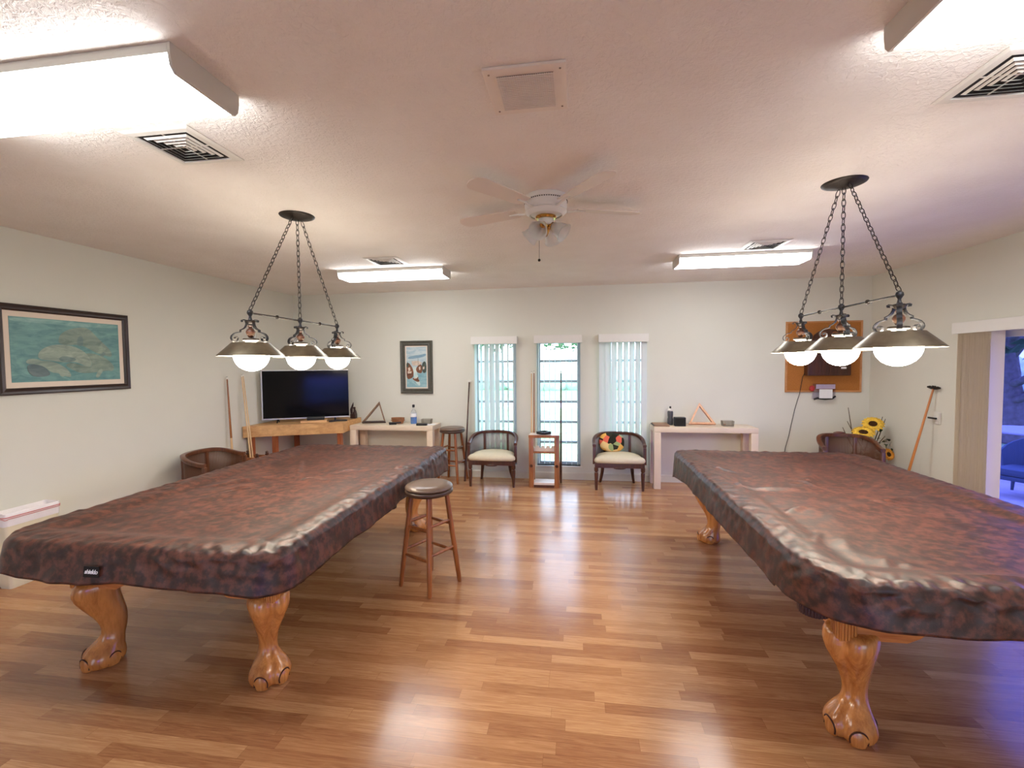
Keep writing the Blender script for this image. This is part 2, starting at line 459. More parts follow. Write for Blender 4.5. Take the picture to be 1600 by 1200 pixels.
struct(obj('wall_right', bm, 'wall', smooth=0), 'cream wall with the sliding door', 'wall')
FWIN = [(-4.0, -2.5), (-1.0, .5), (.8, 3.45)]; FZ0, FZ1 = .12, 2.2  # first and last openings are added, unseen, to let in more daylight
FH = [(FWIN[0], (FZ0, FZ1)), (FWIN[1], (.45, 1.3)), (FWIN[2], (FZ0, FZ1))]
bm = B(); wall_cells(bm, [XL] + [v for w in FWIN for v in w] + [XR], [0, FZ0, .45, 1.3, FZ1, H], [(w[0], w[1], h[0], h[1]) for w, h in FH],
                     lambda a, b, c, d: box(bm, a, b, YF - T, YF, c, d))
struct(obj('wall_front', bm, 'wall', smooth=0), 'cream wall behind the viewer', 'wall')
bm = B(); prism(bm, [(YB - .014, 0), (YB, 0), (YB, .1), (YB - .006, .1), (YB - .014, .085)], 'x', XL + .015, XR - .015)
struct(obj('baseboard_back', bm, 'trimw', smooth=0), 'cream baseboard under the windows', 'baseboard')
bm = B(); prism(bm, [(XL, 0), (XL + .014, 0), (XL + .014, .085), (XL + .006, .1), (XL, .1)], 'y', YF, YB)
struct(obj('baseboard_left', bm, 'trimw', smooth=0), 'cream baseboard along the left wall', 'baseboard')
bm = B(); prism(bm, [(XR, 0), (XR - .014, 0), (XR - .014, .085), (XR - .006, .1), (XR, .1)], 'y', DY1 + .06, YB)
struct(obj('baseboard_right', bm, 'trimw', smooth=0), 'cream baseboard right of the corner', 'baseboard')

def window(n, a, b, z0, z1, y0, bars, glass='glass_clear', out=1):
    r = struct(thing('window_%d' % n, ['leftmost tall awning window on the back wall', 'middle tall awning window behind the cue rack',
                                'tall awning window behind the chair with the pillow', 'unseen window added behind the viewer for daylight, near the left wall',
                                'low blue tinted window behind the viewer', 'wide unseen window added behind the viewer for daylight, near the sliding door'][n - 1], 'window', ((a + b) / 2, y0, z0)))
    w = b - a; h = z1 - z0; f = .045
    bm = B(); box(bm, -w / 2, -w / 2 + f, 0, .06, 0, h); box(bm, w / 2 - f, w / 2, 0, .06, 0, h)
    box(bm, -w / 2 + f, w / 2 - f, 0, .06, h - f, h); box(bm, -w / 2 + f, w / 2 - f, 0, .06, 0, f)
    obj('window_frame', bm, 'alu', r, 0)
    for z in bars:
        bm = B(); box(bm, -w / 2 + f, w / 2 - f, .012, .048, z - z0 - .018, z - z0 + .018, .003); obj('sash_rail', bm, 'alu', r, 0)
    bm = B(); box(bm, -w / 2 + f, w / 2 - f, .028, .032, f, h - f); obj('pane', bm, glass, r, 0)
    if out > 0:
        bm = B(); box(bm, -w / 2 - .02, w / 2 + .02, -.085, .02, -.02, .0, .003); obj('window_sill', bm, 'white', r, 0)
    return r
BARS = [1.66, 1.372, 1.084, .796, .508]
for i, (a, b) in enumerate(WINS): window(i + 1, a, b, WZ0, WZ1, YB + .075, BARS)
for i, ((a, b), (c, d)) in enumerate(FH): window(i + 4, a, b, c, d, YF - .1, [], 'glass_blue2' if i == 1 else 'glass_lav', 0)

# sliding door
r = struct(thing('door_1', 'sliding glass door with blue tinted panes', 'door', (XR + .04, 0, 0)))
bm = B(); f = .06
for y0, y1 in ((DY0, DY0 + f), (DY1 - f, DY1)): box(bm, 0, .08, y0, y1, 0, DZ1)
box(bm, 0, .08, DY0 + f, DY1 - f, DZ1 - f, DZ1); box(bm, 0, .08, DY0 + f, DY1 - f, 0, .03)
obj('door_frame', bm, 'white', r, 0)
ym = (DY0 + DY1) / 2
for k, (y0, y1, x) in enumerate(((ym - .03, DY1 - f, .045), (DY0 + f, ym + .03, .012))):
    bm = B()
    for p, q in ((y0, y0 + .05), (y1 - .05, y1)): box(bm, x, x + .03, p, q, .03, DZ1 - f)
    box(bm, x, x + .03, y0 + .05, y1 - .05, .03, .1); box(bm, x, x + .03, y0 + .05, y1 - .05, DZ1 - f - .05, DZ1 - f)
    o = obj('door_panel', bm, 'white', r, 0)
    bm = B(); box(bm, x + .012, x + .018, y0 + .05, y1 - .05, .1, DZ1 - f - .05); obj('pane', bm, 'glass_blue', o, 0)
bm = B()
box(bm, XR - .018, XR, DY1, DY1 + .06, 0, DZ1 + .03, .003)
struct(obj('trim_1', bm, 'trimw', smooth=0), 'cream casing beside the sliding door', 'trim')

# ------------------------------------------------------------------ blinds
def blind(loc, rz, w, drop, slats, mat, label, vz0, vz1, group=None, vdepth=.1, z0=.22):
    """slats: list of (u, angle) ; u along width from left"""
    r = thing('vertical_blind', label, 'blind', loc, rz, group)
    bm = B(); box(bm, 0, w, -vdepth, -vdepth + .012, vz0, vz1, .002); box(bm, 0, .012, -vdepth + .012, 0, vz0, vz1)
    box(bm, w - .012, w, -vdepth + .012, 0, vz0, vz1); box(bm, .012, w - .012, -vdepth + .012, 0, vz1 - .012, vz1)
    obj('valance', bm, 'valance', r, 0)
    bm = B(); box(bm, .02, w - .02, -.065, -.03, vz1 - .045, vz1 - .014); obj('headrail', bm, 'white', r, 0)
    for u, a in slats:
        bm = B(); n = 5; hw = .0445
        pts = [(-hw + 2 * hw * k / n, .005 * (1 - (2 * k / n - 1) ** 2)) for k in range(n + 1)]
        poly = pts + [(p, q + .0012) for p, q in reversed(pts)]
        prism(bm, poly, 'z', z0, vz1 - .05)
        o = obj('slat', bm, mat, r, 40); o.location = (u, -.048, 0); o.rotation_euler = (0, 0, a)
    return r
G = 'vertical blinds of the back windows'
sl = []
for k in range(8): sl.append((.06 + k * .0765, math.radians([86, 80, 52, 46, 56, 78, 86, 88][k])))
blind((-1.49, YB, 0), 0, .655, 0, sl, 'blind', 'half open white vertical blind on the window behind the chair without a pillow', 1.905, 2.01, G)
blind((-.6, YB, 0), 0, .655, 0, [(.06 + k * .0765, math.radians(90)) for k in range(8)], 'blind', 'fully open white vertical blind behind the cue rack', 1.905, 2.015, G)
blind((.28, YB, 0), 0, .655, 0, [(.05 + k * .0785, math.radians([12, 18, 34, 40, 42, 36, 36, 22][k])) for k in range(8)], 'blind',
      'mostly closed white vertical blind behind the pillow chair', 1.905, 2.015, G)
blind((XR, 4.93, 0), -PI / 2, 2.5, 0, [(.075 + k * .0135, math.radians(66 + 8 * (k % 2) + 3 * (k % 5))) for k in range(27)], 'blind_beige',
      'beige vertical blind drawn aside at the sliding door', 1.87, 1.975, None, .1, .03)

# ------------------------------------------------------------------ pool tables and covers
def leg_mesh(sx, sy):
    """carved S-curve leg; outward diagonal (sx, sy); local origin at leg centre on floor"""
    bm = B(); d = Vector((sx, sy, 0)).normalized(); s = Vector((-d.y, d.x, 0))
    # z, offset outward, half width along diagonal, half width across
    prof = [(.478, .026, .07, .08), (.468, .028, .086, .092), (.44, .03, .096, .098), (.41, .03, .1, .095), (.36, .016, .092, .083), (.31, -.006, .081, .069),
            (.26, -.028, .069, .057), (.21, -.038, .059, .047), (.17, -.036, .055, .044), (.14, -.026, .059, .049), (.11, -.008, .071, .064),
            (.085, .006, .083, .08), (.055, .014, .094, .092), (.03, .014, .094, .092), (.012, .013, .087, .085), (0, .011, .068, .066)]
    rows = []; seg = 32
    for z, o, a, b in prof:
        row = []
        for k in range(seg):
            t = 2 * PI * k / seg
            ct, st = cos(t), sin(t)
            e = 2.6
            q = (abs(ct) ** e + abs(st) ** e) ** (-1 / e)
            # groove down the outer corner, softened at foot
            g = 1 - (.20 if z > .1 else .26) * math.exp(-(((t + PI) % (2 * PI) - PI) / .26) ** 2)
            if z < .14: g *= 1 + .07 * cos(4 * t)
            row.append(bm.verts.new(d * (o + a * ct * q * g) + s * (b * st * q * g) + Vector((0, 0, z))))
        rows.append(row)
    for a, b in zip(rows, rows[1:]):
        for k in range(seg): bm.faces.new((a[k], a[(k + 1) % seg], b[(k + 1) % seg], b[k]))
    bm.faces.new(rows[0]); bm.faces.new(rows[-1][::-1])
    bmesh.ops.recalc_face_normals(bm, faces=bm.faces)
    bmesh.ops.subdivide_edges(bm, edges=[e for e in bm.edges], cuts=1, smooth=.6, use_grid_fill=True)
    return bm

def claw_meshes(sx, sy):
    """four carved nail outlines on the outer faces of the foot"""
    d = Vector((sx, sy, 0)).normalized(); s = Vector((-d.y, d.x, 0)); out = []
    for ang in (-2.25, -.66, .66, 2.25):
        n = (d * cos(ang) + s * sin(ang)); tt = Vector((-n.y, n.x, 0))
        c = d * .014 + n * .0785 + Vector((0, 0, .032))
        bm = B()
        g = bmesh.ops.create_uvsphere(bm, u_segments=16, v_segments=10, radius=1)
        for v in g['verts']:
            p = v.co.copy(); v.co = c + tt * p.x * .035 + n * p.y * .02 * (1 if abs(ang) < 1 else .9) + Vector((0, 0, max(-.028, p.z * .046)))
        pts = []
        for k in range(13):
            a = -.3 + (PI + .6) * k / 12
            pts.append(c + tt * cos(a) * .034 + n * (.0155 - .008 * cos(a) ** 2) + Vector((0, 0, sin(a) * .043)))
        tube(bm, pts, .0034, 6, mi=1)
        out.append(bm)
    return out

HW, HL, TZ = .775, 1.30, .8
def pool_table(loc, label, group):
    r = thing('pool_table', label, 'pool table', loc, 0, group)
    lx, ly = .495, 1.067
    for sx, sy in ((-1, -1), (1, -1), (1, 1), (-1, 1)):
        L = obj('leg', leg_mesh(sx, sy), 'legwood', r, 60, (sx * lx, sy * ly, 0))
        for cb in claw_meshes(sx, sy): obj('claw', cb, ['legwood', 'groove'], L, 60)
    # frame apron with arched lower edge: two short and two long boards, corner blocks
    def arch(h0, h1, half, top, n=14):
        pts = [(-half, top), (-half, h0), (-half + .2, h0)]
        for k in range(1, n):
            t = k / n; u = -half + .2 + (2 * half - .4) * t
            s_ = min(1, min(t, 1 - t) * 5); s_ = s_ * s_ * (3 - 2 * s_)
            pts.append((u, h0 + (h1 - h0) * s_))
        pts += [(half - .2, h0), (half, h0), (half, top)]
        return pts
    ax, ay = .56, 1.12
    for sy in (-1, 1):
        bm = B(); prism(bm, arch(.452, .53, ax - .03, .70), 'y', sy * ay - .02, sy * ay + .02); obj('apron', bm, 'apron', r, 30)
    for sx in (-1, 1):
        bm = B(); prism(bm, arch(.452, .55, ay - .03, .70), 'x', sx * ax - .02, sx * ax + .02); obj('apron', bm, 'aprony', r, 30)
    for sx, sy in ((-1, -1), (1, -1), (1, 1), (-1, 1)):
        bm = B(); x, y = sx * ax, sy * ay
        box(bm, x - .034, x + .034, y - .034, y + .034, .448, .70, .004)
        for k in range(5):
            q = -.024 + .012 * k
            cyl(bm, (x + q, y + sy * .036, .455), (x + q, y + sy * .036, .69), .005, seg=6)
            cyl(bm, (x + sx * .036, y + q, .455), (x + sx * .036, y + q, .69), .005, seg=6)
        obj('corner_block', bm, 'legwood', r, 30)
    bm = B(); box(bm, -HW + .17, HW - .17, -HL + .29, HL - .29, .701, .735); obj('bed', bm, 'felt', r, 0)
    bm = B()
    for sx in (-1, 1): box(bm, sx * (HW - .165) if sx > 0 else -HW + .03, HW - .03 if sx > 0 else -HW + .165, -HL + .35, HL - .35, .66, TZ - .03, .012)
    for sy in (-1, 1): box(bm, -HW + .25, HW - .25, HL - .28 if sy > 0 else -HL + .15, HL - .15 if sy > 0 else -HL + .28, .66, TZ - .058, .012)
    obj('rail', bm, 'apron', r, 30)
    for px, py in ((-1, -1), (1, -1), (1, 1), (-1, 1), (-1, 0), (1, 0)):
        bm = B(); c = Vector((px * (HW - .085), py * (HL - .16), 0))
        lathe(bm, [(.0, .65), (.045, .64), (.055, .62), (.050, .60), (.0, .598)], 18, (c.x, c.y, 0))
        for k in range(30):
            a = 2 * PI * k / 30
            p = c + Vector((cos(a) * .047, sin(a) * .047, .61)); q = c + Vector((cos(a) * .052, sin(a) * .052, .562))
            tube(bm, [p, (p + q) / 2 + Vector((cos(a) * .004, sin(a) * .004, 0)), q], [.006, .007, .008], 6)
        obj('pocket', bm, 'leather', r, 50)
    return r

def rr_perim(hw, hl, radii, step=.012):
    """rounded rectangle perimeter ccw from near-left: list of (point, outward normal)"""
    out = []
    cs = [(-1, -1, PI), (1, -1, 1.5 * PI), (1, 1, 0), (-1, 1, .5 * PI)]
    n = len(cs)
    for i, (sx, sy, a0) in enumerate(cs):
        R = radii[i]; cx, cy = sx * (hw - R), sy * (hl - R)
        m = max(6, int(R * PI / 2 / step))
        for k in range(m + 1):
            a = a0 + PI / 2 * k / m
            out.append((Vector((cx + R * cos(a), cy + R * sin(a))), Vector((cos(a), sin(a)))))
        j = (i + 1) % n; R2 = radii[j]; sx2, sy2, a2 = cs[j]
        p0 = out[-1][0]; p1 = Vector((sx2 * (hw - R2) + R2 * cos(a2), sy2 * (hl - R2) + R2 * sin(a2)))
        m = max(2, int((p1 - p0).length / step)); nn = out[-1][1]
        for k in range(1, m): out.append((p0.lerp(p1, k / m), nn.copy()))
    return out

def seg_dist(p, a, b):
    ab = b - a; t = max(0, min(1, (p - a).dot(ab) / ab.length_squared))
    return (p - (a + ab * t)).length, t

def cover(name, loc, label, group, radii, bottom, folds, seed, skirt_wave, crinkle):
    per = rr_perim(HW + .01, HL + .01, radii); n = len(per)
    bm = B(); rows = []
    tops = [0.012, .05, .1, .16, .22, .28, .34, .4, .46, .52, .57, .62, .67, .72, .76, .79, .82, .84, .86, .88, .9, .92, .94, .955, .97, .98, .988, .994, .998]
    so = Vector((seed * 3.1, seed * 1.7, 0))
    def top_z(p, d):
        # d = distance in from the edge
        z = TZ + .006
        if d < .03: z -= .03 * (1 - math.sqrt(max(0, 1 - (1 - d / .03) ** 2)))
        s = max(0, min(1, (d - .11) / .13)); s = s * s * (3 - 2 * s)
        z -= .024 * s + .010 * max(0, min(1, (d - .2) / .5))
        nv = Vector((p.x * 3.3, p.y * 3.3, 0)) + so
        z += .0045 * noise.noise(nv) * min(1, d / .1 + .3)
        z += .0024 * noise.noise(Vector((p.x * 11, p.y * 9, 2)) + so)
        rail = math.exp(-((d - .06) / .07) ** 2)
        z += .008 * rail * noise.noise(Vector((p.x * 22, p.y * 22, 5)) + so)
        if d < .14: z += .010 * crinkle(p) * math.exp(-((d - .035) / .045) ** 2) * noise.noise(Vector((p.x * 25, p.y * 25, 8)) + so) * 1.4
        for ax, ay, bx_, by_, hgt, wd in folds:
            dd, t = seg_dist(p, Vector((ax, ay)), Vector((bx_, by_)))
            if dd < wd * 3:
                tap = min(1, 4 * min(t, 1 - t) + .15)
                z += 1.5 * hgt * math.exp(-(dd / wd) ** 2) * tap
        return z
    for s in tops:
        row = []
        for P, N in per:
            # shrink: keep the inset uniform near the edge, radial further in
            p = P * s
            d = min(HW + .01 - abs(p.x), HL + .01 - abs(p.y))
            # rounded corner correction
            d2 = (P - p).length
            d = min(d, d2)
            row.append(bm.verts.new((p.x, p.y, top_z(p, d))))
        rows.append(row)
    skirt = [.0, .06, .14, .24, .34, .44, .54, .64, .74, .84, .93, 1]
    L = 0; arc = []
    for i in range(n):
        arc.append(L); L += (per[(i + 1) % n][0] - per[i][0]).length
    for t in skirt:
        row = []
        for i, (P, N) in enumerate(per):
            zb = bottom(P, arc[i] / L)
            z0 = TZ - .022 + .004 * noise.noise(Vector((P.x * 8, P.y * 8, 0)) + so)
            w = skirt_wave(P)
            o = .006 + .024 * t
            o += w * (t ** .8) * (.020 * noise.noise(Vector((arc[i] * 3.2, seed, .3 * t))) + .010 * noise.noise(Vector((arc[i] * 9, seed + 5, .6 * t))))
            o += w * .006 * noise.noise(Vector((arc[i] * 16, seed + 9, t * 2.2))) * (1 - t * .4)
            cr_ = crinkle(P) * (1 - t) ** 2
            o += cr_ * .020 * noise.noise(Vector((arc[i] * 15, seed + 3, t * 4)))
            z = z0 + (zb - z0) * t + cr_ * .010 * noise.noise(Vector((P.x * 25, P.y * 25, 8)) + so)
            row.append(bm.verts.new((P.x + N.x * o, P.y + N.y * o, z)))
        rows.append(row)
    for a, b in zip(rows, rows[1:]):
        for k in range(n): bm.faces.new((a[k], b[k], b[(k + 1) % n], a[(k + 1) % n]))
    bm.faces.new(rows[0])
    # hem turned inwards
    hem = [bm.verts.new((v.co.x * .994, v.co.y * .996, v.co.z + .004)) for v in rows[-1]]
    for k in range(n): bm.faces.new((rows[-1][k], hem[k], hem[(k + 1) % n], rows[-1][(k + 1) % n]))
    o = obj(name, bm, 'cover', None, 180); o.location = loc
    return tag(o, label, 'table cover', group)

TL, TR = (-2.075, 3.045, 0), (1.675, 3.085, 0)
pool_table((-2.085, 3.14, 0), 'carved oak pool table under the cover with the small black label', 'claw foot pool tables')
pool_table((1.675, 3.17, 0), 'carved oak pool table nearer the sliding door, brown pocket fringe showing', 'claw foot pool tables')
def bot_l(P, u):
    z = .638 + .010 * noise.noise(Vector((P.x * 3 + 3, P.y * 2.2, 1)))
    z += .022 * math.exp(-((P.x + .60) / .055) ** 2) * (1 if P.y < -1.2 else 0)
    if P.y < -1.2: z += .016 * math.exp(-((P.x - .12) / .16) ** 2) - .006 * math.exp(-((P.x - .4) / .1) ** 2)
    c = max(0, abs(P.x) + abs(P.y) - HW - HL + .22); z -= .06 * c
    z -= .05 * max(0, P.y / HL)
    return z
def bot_r(P, u):
    z = .632 + .008 * noise.noise(Vector((P.x * 3 + 9, P.y * 2.2, 4)))
    if P.y < -1.0: z += .012
    c = max(0, P.y + HL * 0 - .7); z -= .10 * c
    c = max(0, abs(P.x) + abs(P.y) - HW - HL + .16); z -= .14 * c
    return z
fold_l = [(-.1, .35, .72, .35, .005, .02), (-.35, .62, -.12, .20, .008, .02), (-.15, .1, .2, .05, .006, .022), (-.5, -.25, -.33, -.02, .007, .025), (-.45, -.12, -.25, .1, .007, .03),
          (.3, .5, .3, 1.1, .004, .015), (.55, -1.2, .56, 1.15, .004, .012), (-.62, -1.1, -.6, 1.1, .003, .015), (-.3, .8, .5, .8, .003, .012), (.62, .33, .76, .37, .012, .018),
          (.5, -1.12, .72, -1.22, .010, .016), (-.2, -.62, .35, -.6, .003, .02), (-.3, -.2, -.15, -.35, .006, .02)]
fold_r = [(-.55, .05, -.2, .12, .012, .028), (-.2, .12, .1, .62, .012, .028), (-.62, .16, -.55, .05, .010, .022), (-.25, -.3, .35, -.02, .010, .028), (-.52, -.4, -.36, -.3, .011, .022), (-.36, -.3, -.3, -.55, .008, .024),
          (-.6, -1.1, -.6, 1.1, .005, .014), (-.42, .9, .1, .7, .003, .014), (.15, .4, .5, .1, .004, .014), (.62, -1.1, .61, 1.15, .005, .02), (-.62, .62, -.5, .55, .012, .02),
          (-.6, -.78, -.42, -.86, .012, .018), (-.55, -.95, -.3, -1.1, .011, .016), (-.2, -1.17, .1, -1.2, .008, .014), (.2, -1.15, .5, -1.2, .008, .014)]
cl = cover('table_cover', TL, 'brown marbled vinyl cover with a small black label, on the table nearer the bin', 'pool table covers', (.24, .12, .1, .2), bot_l, fold_l, 1.0, lambda P: 1.0, lambda P: .25 + (.75 if P.y < -1.05 and P.x > .2 else 0) + (.7 if P.x > .6 and P.y > .3 else 0))
cr = cover('table_cover', TR, 'brown marbled vinyl cover on the table nearer the sliding door', 'pool table covers', (.27, .16, .2, .08), bot_r, fold_r, 2.0, lambda P: .8, lambda P: .3 + (1.2 if P.y < -1.0 else 0) * min(1, max(0, -1.0 - P.y) / .15))

# the black label with its lettering, sewn to the front skirt
pl = thing('label_patch', '', '', (0, 0, 0)); del pl['label'], pl['category']
bpy.data.objects.remove(pl)
bm = B(); box(bm, -.041, .041, -.001, .001, -.024, .024, .0006)
pt = obj('label_patch', bm, 'label_b', cl, 0); pt['label'] = 'small black label with white lettering'
pt.location = (-2.17 - TL[0], -HL - .048, .703); pt.rotation_euler = (math.radians(-7), 0, 0)
cu = bpy.data.curves.new('lettering', 'FONT'); cu.body = 'shieldo'; cu.size = .026; cu.shear = .25; cu.extrude = .0006
cu.align_x = 'CENTER'; cu.align_y = 'CENTER'; cu.offset = .0006; cu.space_character = .92
to = bpy.data.objects.new('tmp', cu); C.objects.link(to)
dg = bpy.context.evaluated_depsgraph_get()
me = bpy.data.meshes.new_from_object(to.evaluated_get(dg)); bpy.data.objects.remove(to)
me.materials.clear(); lt = link('lettering', me, 'paper', pt, 0); lt.location = (0, -.0018, 0); lt.rotation_euler = (PI / 2, 0, 0)

# ------------------------------------------------------------------ chandeliers
def chain_bm(p, q, pitch=.036):
    bm = B(); p, q = Vector(p), Vector(q); d = q - p; n = max(4, round(d.length / pitch)); d.normalize()
    s = d.cross(Vector((1, 0, 0))).normalized(); u = s.cross(d)
    for k in range(n):
        c = p.lerp(q, (k + .5) / n); a = s if k % 2 else u
        hl, hw_ = (q - p).length / n * .5 + .006, .0105
        pts = [c + d * hl * cos(t) + a * hw_ * sin(t) for t in [2 * PI * i / 12 for i in range(12)]]
        tube(bm, pts, .0024, 5, closed=True)
    return bm

def chandelier(loc, label, group):
    """origin on the floor below its middle; bar runs along y"""
    r = thing('pool_table_light', label, 'pendant light', loc, 0, group)
    bm = B(); lathe(bm, [(0, H - .03), (.03, H - .03), (.05, H - .022), (.095, H - .014), (.115, H - .006), (.118, H - .001), (0, H - .001)], 36)
    obj('canopy', bm, 'bronze', r, 40)
    ys = (-.5, 0, .5); zb = 1.945
    for y in ys:
        bm = chain_bm((0, y * .11, H - .028), (0, y, zb + .018)); obj('chain', bm, 'bronze', r, 60)
    bm = B(); tube(bm, [(0, -.5, zb), (0, .5, zb)], .0055, 8)
    for y in (-.25, .25): ball(bm, (0, y, zb), .013, seg=12)
    obj('bar', bm, 'bronze', r, 50)
    for y in ys:
        bm = B()
        o_ = [(.104, 1.765), (.183, 1.688), (.185, 1.684)]; i_ = [(.182, 1.684), (.103, 1.761)]
        lathe(bm, o_, 48); lathe(bm, [o_[-1]] + i_[:1], 48, mi=1); lathe(bm, i_, 48, mi=1); lathe(bm, [i_[-1], o_[0]], 48)
        bmesh.ops.remove_doubles(bm, verts=bm.verts, dist=1e-5)
        s = obj('lamp_shade', bm, ['shade', 'shade_in'], r, 30); s.location = (0, y, 0)
        bm = B(); prof = []
        for k in range(17):
            a = -PI / 2 + PI * k / 16 * .93; prof.append((max(0, .098 * cos(a)) if k else 0, 1.69 + (.098 if a < 0 else .084) * sin(a)))
        prof.append((0, prof[-1][1])); lathe(bm, prof, 32); obj('glass_globe', bm, 'globe', s, 60)
        bm = B(); lathe(bm, [(0, 1.7765), (.042, 1.776), (.046, 1.780), (.044, 1.790), (.0, 1.7935)], 24)
        obj('cap', bm, 'bronze', s, 40)
        bm = B(); lathe(bm, [(.0, 1.872), (.012, 1.872), (.03, 1.888), (.032, 1.898), (.02, 1.902), (.0, 1.903)], 24); obj('collar', bm, 'bronze', s, 40)
        bm = B(); lathe(bm, [(0, 1.794), (.012, 1.797), (.017, 1.806), (.026, 1.822), (.027, 1.832), (.020, 1.845), (.010, 1.853), (.012, 1.862), (.018, 1.868), (.0, 1.873)], 24)
        obj('wooden_ball', bm, 'ballwood', s, 50)
        bm = B(); lathe(bm, [(0, 1.902), (.012, 1.903), (.009, 1.912), (.007, 1.925), (.011, 1.932), (.018, 1.944), (.016, 1.957), (.006, 1.967), (0, 1.969)], 18)
        obj('stem', bm, 'verdi', s, 50)
        prof = [(.046, 1.888), (.049, 1.898), (.04, 1.902), (.026, 1.899), (.022, 1.888), (.024, 1.872), (.031, 1.857), (.042, 1.847), (.057, 1.84), (.058, 1.828), (.078, 1.823), (.094, 1.816),
                (.106, 1.803), (.109, 1.79), (.104, 1.776), (.092, 1.768), (.08, 1.769), (.072, 1.778), (.072, 1.79), (.08, 1.797), (.089, 1.794), (.09, 1.786)]
        for k in range(3):
            a = math.radians(20 + 120 * k + (y * 40)); bm = B(); e = Vector((cos(a), sin(a), 0)); w = Vector((-sin(a), cos(a), 0))
            pts = [e * p + Vector((0, 0, z)) for p, z in prof]; fr = []
            for i in range(len(pts)):
                t = (pts[min(i + 1, len(pts) - 1)] - pts[max(0, i - 1)]).normalized(); fr.append((w, w.cross(t)))
            sweep(bm, pts, fr, [(-.011, -.0024), (.011, -.0024), (.011, .0024), (-.011, .0024)]); obj('scroll_bracket', bm, 'verdi', s, 40)
    return r
GC = 'three light fixtures over the pool tables'
c1 = chandelier((-1.97, 3.0, 0), 'three globe bronze light hanging on chains above the labelled table cover', GC)
dup(c1, (1.58, 3.01, 0), 0, 'three globe bronze light hanging on chains in front of the cork board', GC)

# ------------------------------------------------------------------ ceiling fixtures
def fluorescent(loc, label, group):
    r = thing('fluorescent_light', label, 'ceiling light', loc, 0, group)
    bm = B(); box(bm, -.598, .598, -.151, .151, -.0335, -.001); obj('housing', bm, 'fix', r, 0)
    bm = B(); prism(bm, [(-.150, -.034), (.150, -.034), (.143, -.07), (.126, -.088), (-.126, -.088), (-.143, -.07)], 'x', -.600, .600); obj('diffuser', bm, 'lens', r, 0)
    for sx in (-1, 1):
        bm = B(); prism(bm, [(-.153, -.001), (.153, -.001), (.153, -.036), (.146, -.072), (.13, -.091), (-.13, -.091), (-.146, -.072), (-.153, -.036)], 'x', sx * .611, sx * .6005)
        obj('end_cap', bm, 'fix', r, 0)
    return r
GF = 'fluorescent ceiling fixtures'
f1 = fluorescent((-1.93, 1.5, H), 'fluorescent ceiling light cut off by the picture edge, near the manatee print', GF)
dup(f1, (1.585, 1.5, H), 0, 'fluorescent ceiling light cut off at the top corner above the sliding door side', GF)
dup(f1, (-2.045, 4.9, H), 0, 'fluorescent ceiling light farther back, above the television side of the room', GF)
dup(f1, (1.6, 4.85, H), 0, 'fluorescent ceiling light farther back, toward the cork board', GF)

def vent(loc, rz, label, group):
    r = thing('ceiling_vent', label, 'vent', loc, rz, group)
    h = .165
    bm = B(); 
    def ring(a0, a1, z0, z1):
        p = [(-1, -1), (1, -1), (1, 1), (-1, 1)]
        A = [bm.verts.new((x * a0, y * a0, z0)) for x, y in p]; Bq = [bm.verts.new((x * a1, y * a1, z1)) for x, y in p]
        for k in range(4): bm.faces.new((A[k], A[(k + 1) % 4], Bq[(k + 1) % 4], Bq[k]))
    ring(h + .01, h + .01, -.001, -.004); ring(h + .01, h - .004, -.004, -.009); ring(h - .004, h - .03, -.009, -.011); ring(h - .03, h - .03, -.011, -.002); ring(h - .03, h + .01, -.002, -.001)
    obj('vent_frame', bm, 'white', r, 0)
    bm = B(); box(bm, -h + .031, h - .031, -h + .031, h - .031, -.004, -.001); obj('duct_opening', bm, 'vent_dark', r, 0)  # dark sheet stands in for shade inside the duct
    for k in range(4):
        bm = B(); a = .112 - .026 * k
        def ring2(a):
            p = [(-1, -1), (1, -1), (1, 1), (-1, 1)]
            for i in range(4):
                x0, y0 = p[i]; x1, y1 = p[(i + 1) % 4]
                q = [(x0 * a, y0 * a, -.006), (x1 * a, y1 * a, -.006), (x1 * (a - .007), y1 * (a - .007), -.011), (x0 * (a - .007), y0 * (a - .007), -.011)]
                t = [(x * .97, y * .97, z - .002) for x, y, z in q]
                V = [bm.verts.new(c) for c in q]; W = [bm.verts.new(c) for c in t]
                bm.faces.new(V); bm.faces.new(W[::-1])
                for j in range(4): bm.faces.new((V[j], V[(j + 1) % 4], W[(j + 1) % 4], W[j]))
        ring2(a); obj('louver', bm, 'white', r, 0)
    bm = B(); box(bm, -.13, .13, -.004, .004, -.0055, -.0042); box(bm, -.004, .004, -.13, -.0045, -.0055, -.0042); box(bm, -.004, .004, .0045, .13, -.0055, -.0042)
    obj('brace', bm, 'white', r, 0)
    return r
GV = 'square louvered ceiling vents'
v1 = vent((-1.875, 1.98, H), 0, 'square ceiling vent beside the light near the manatee print', GV)
dup(v1, (1.63, 1.985, H), 0, 'square ceiling vent beside the light at the top corner, sliding door side', GV)
dup(v1, (-1.93, 4.43, H), 0, 'square ceiling vent in front of the far light on the television side', GV)
dup(v1, (1.68, 4.45, H), 0, 'square ceiling vent in front of the far light on the cork board side', GV)

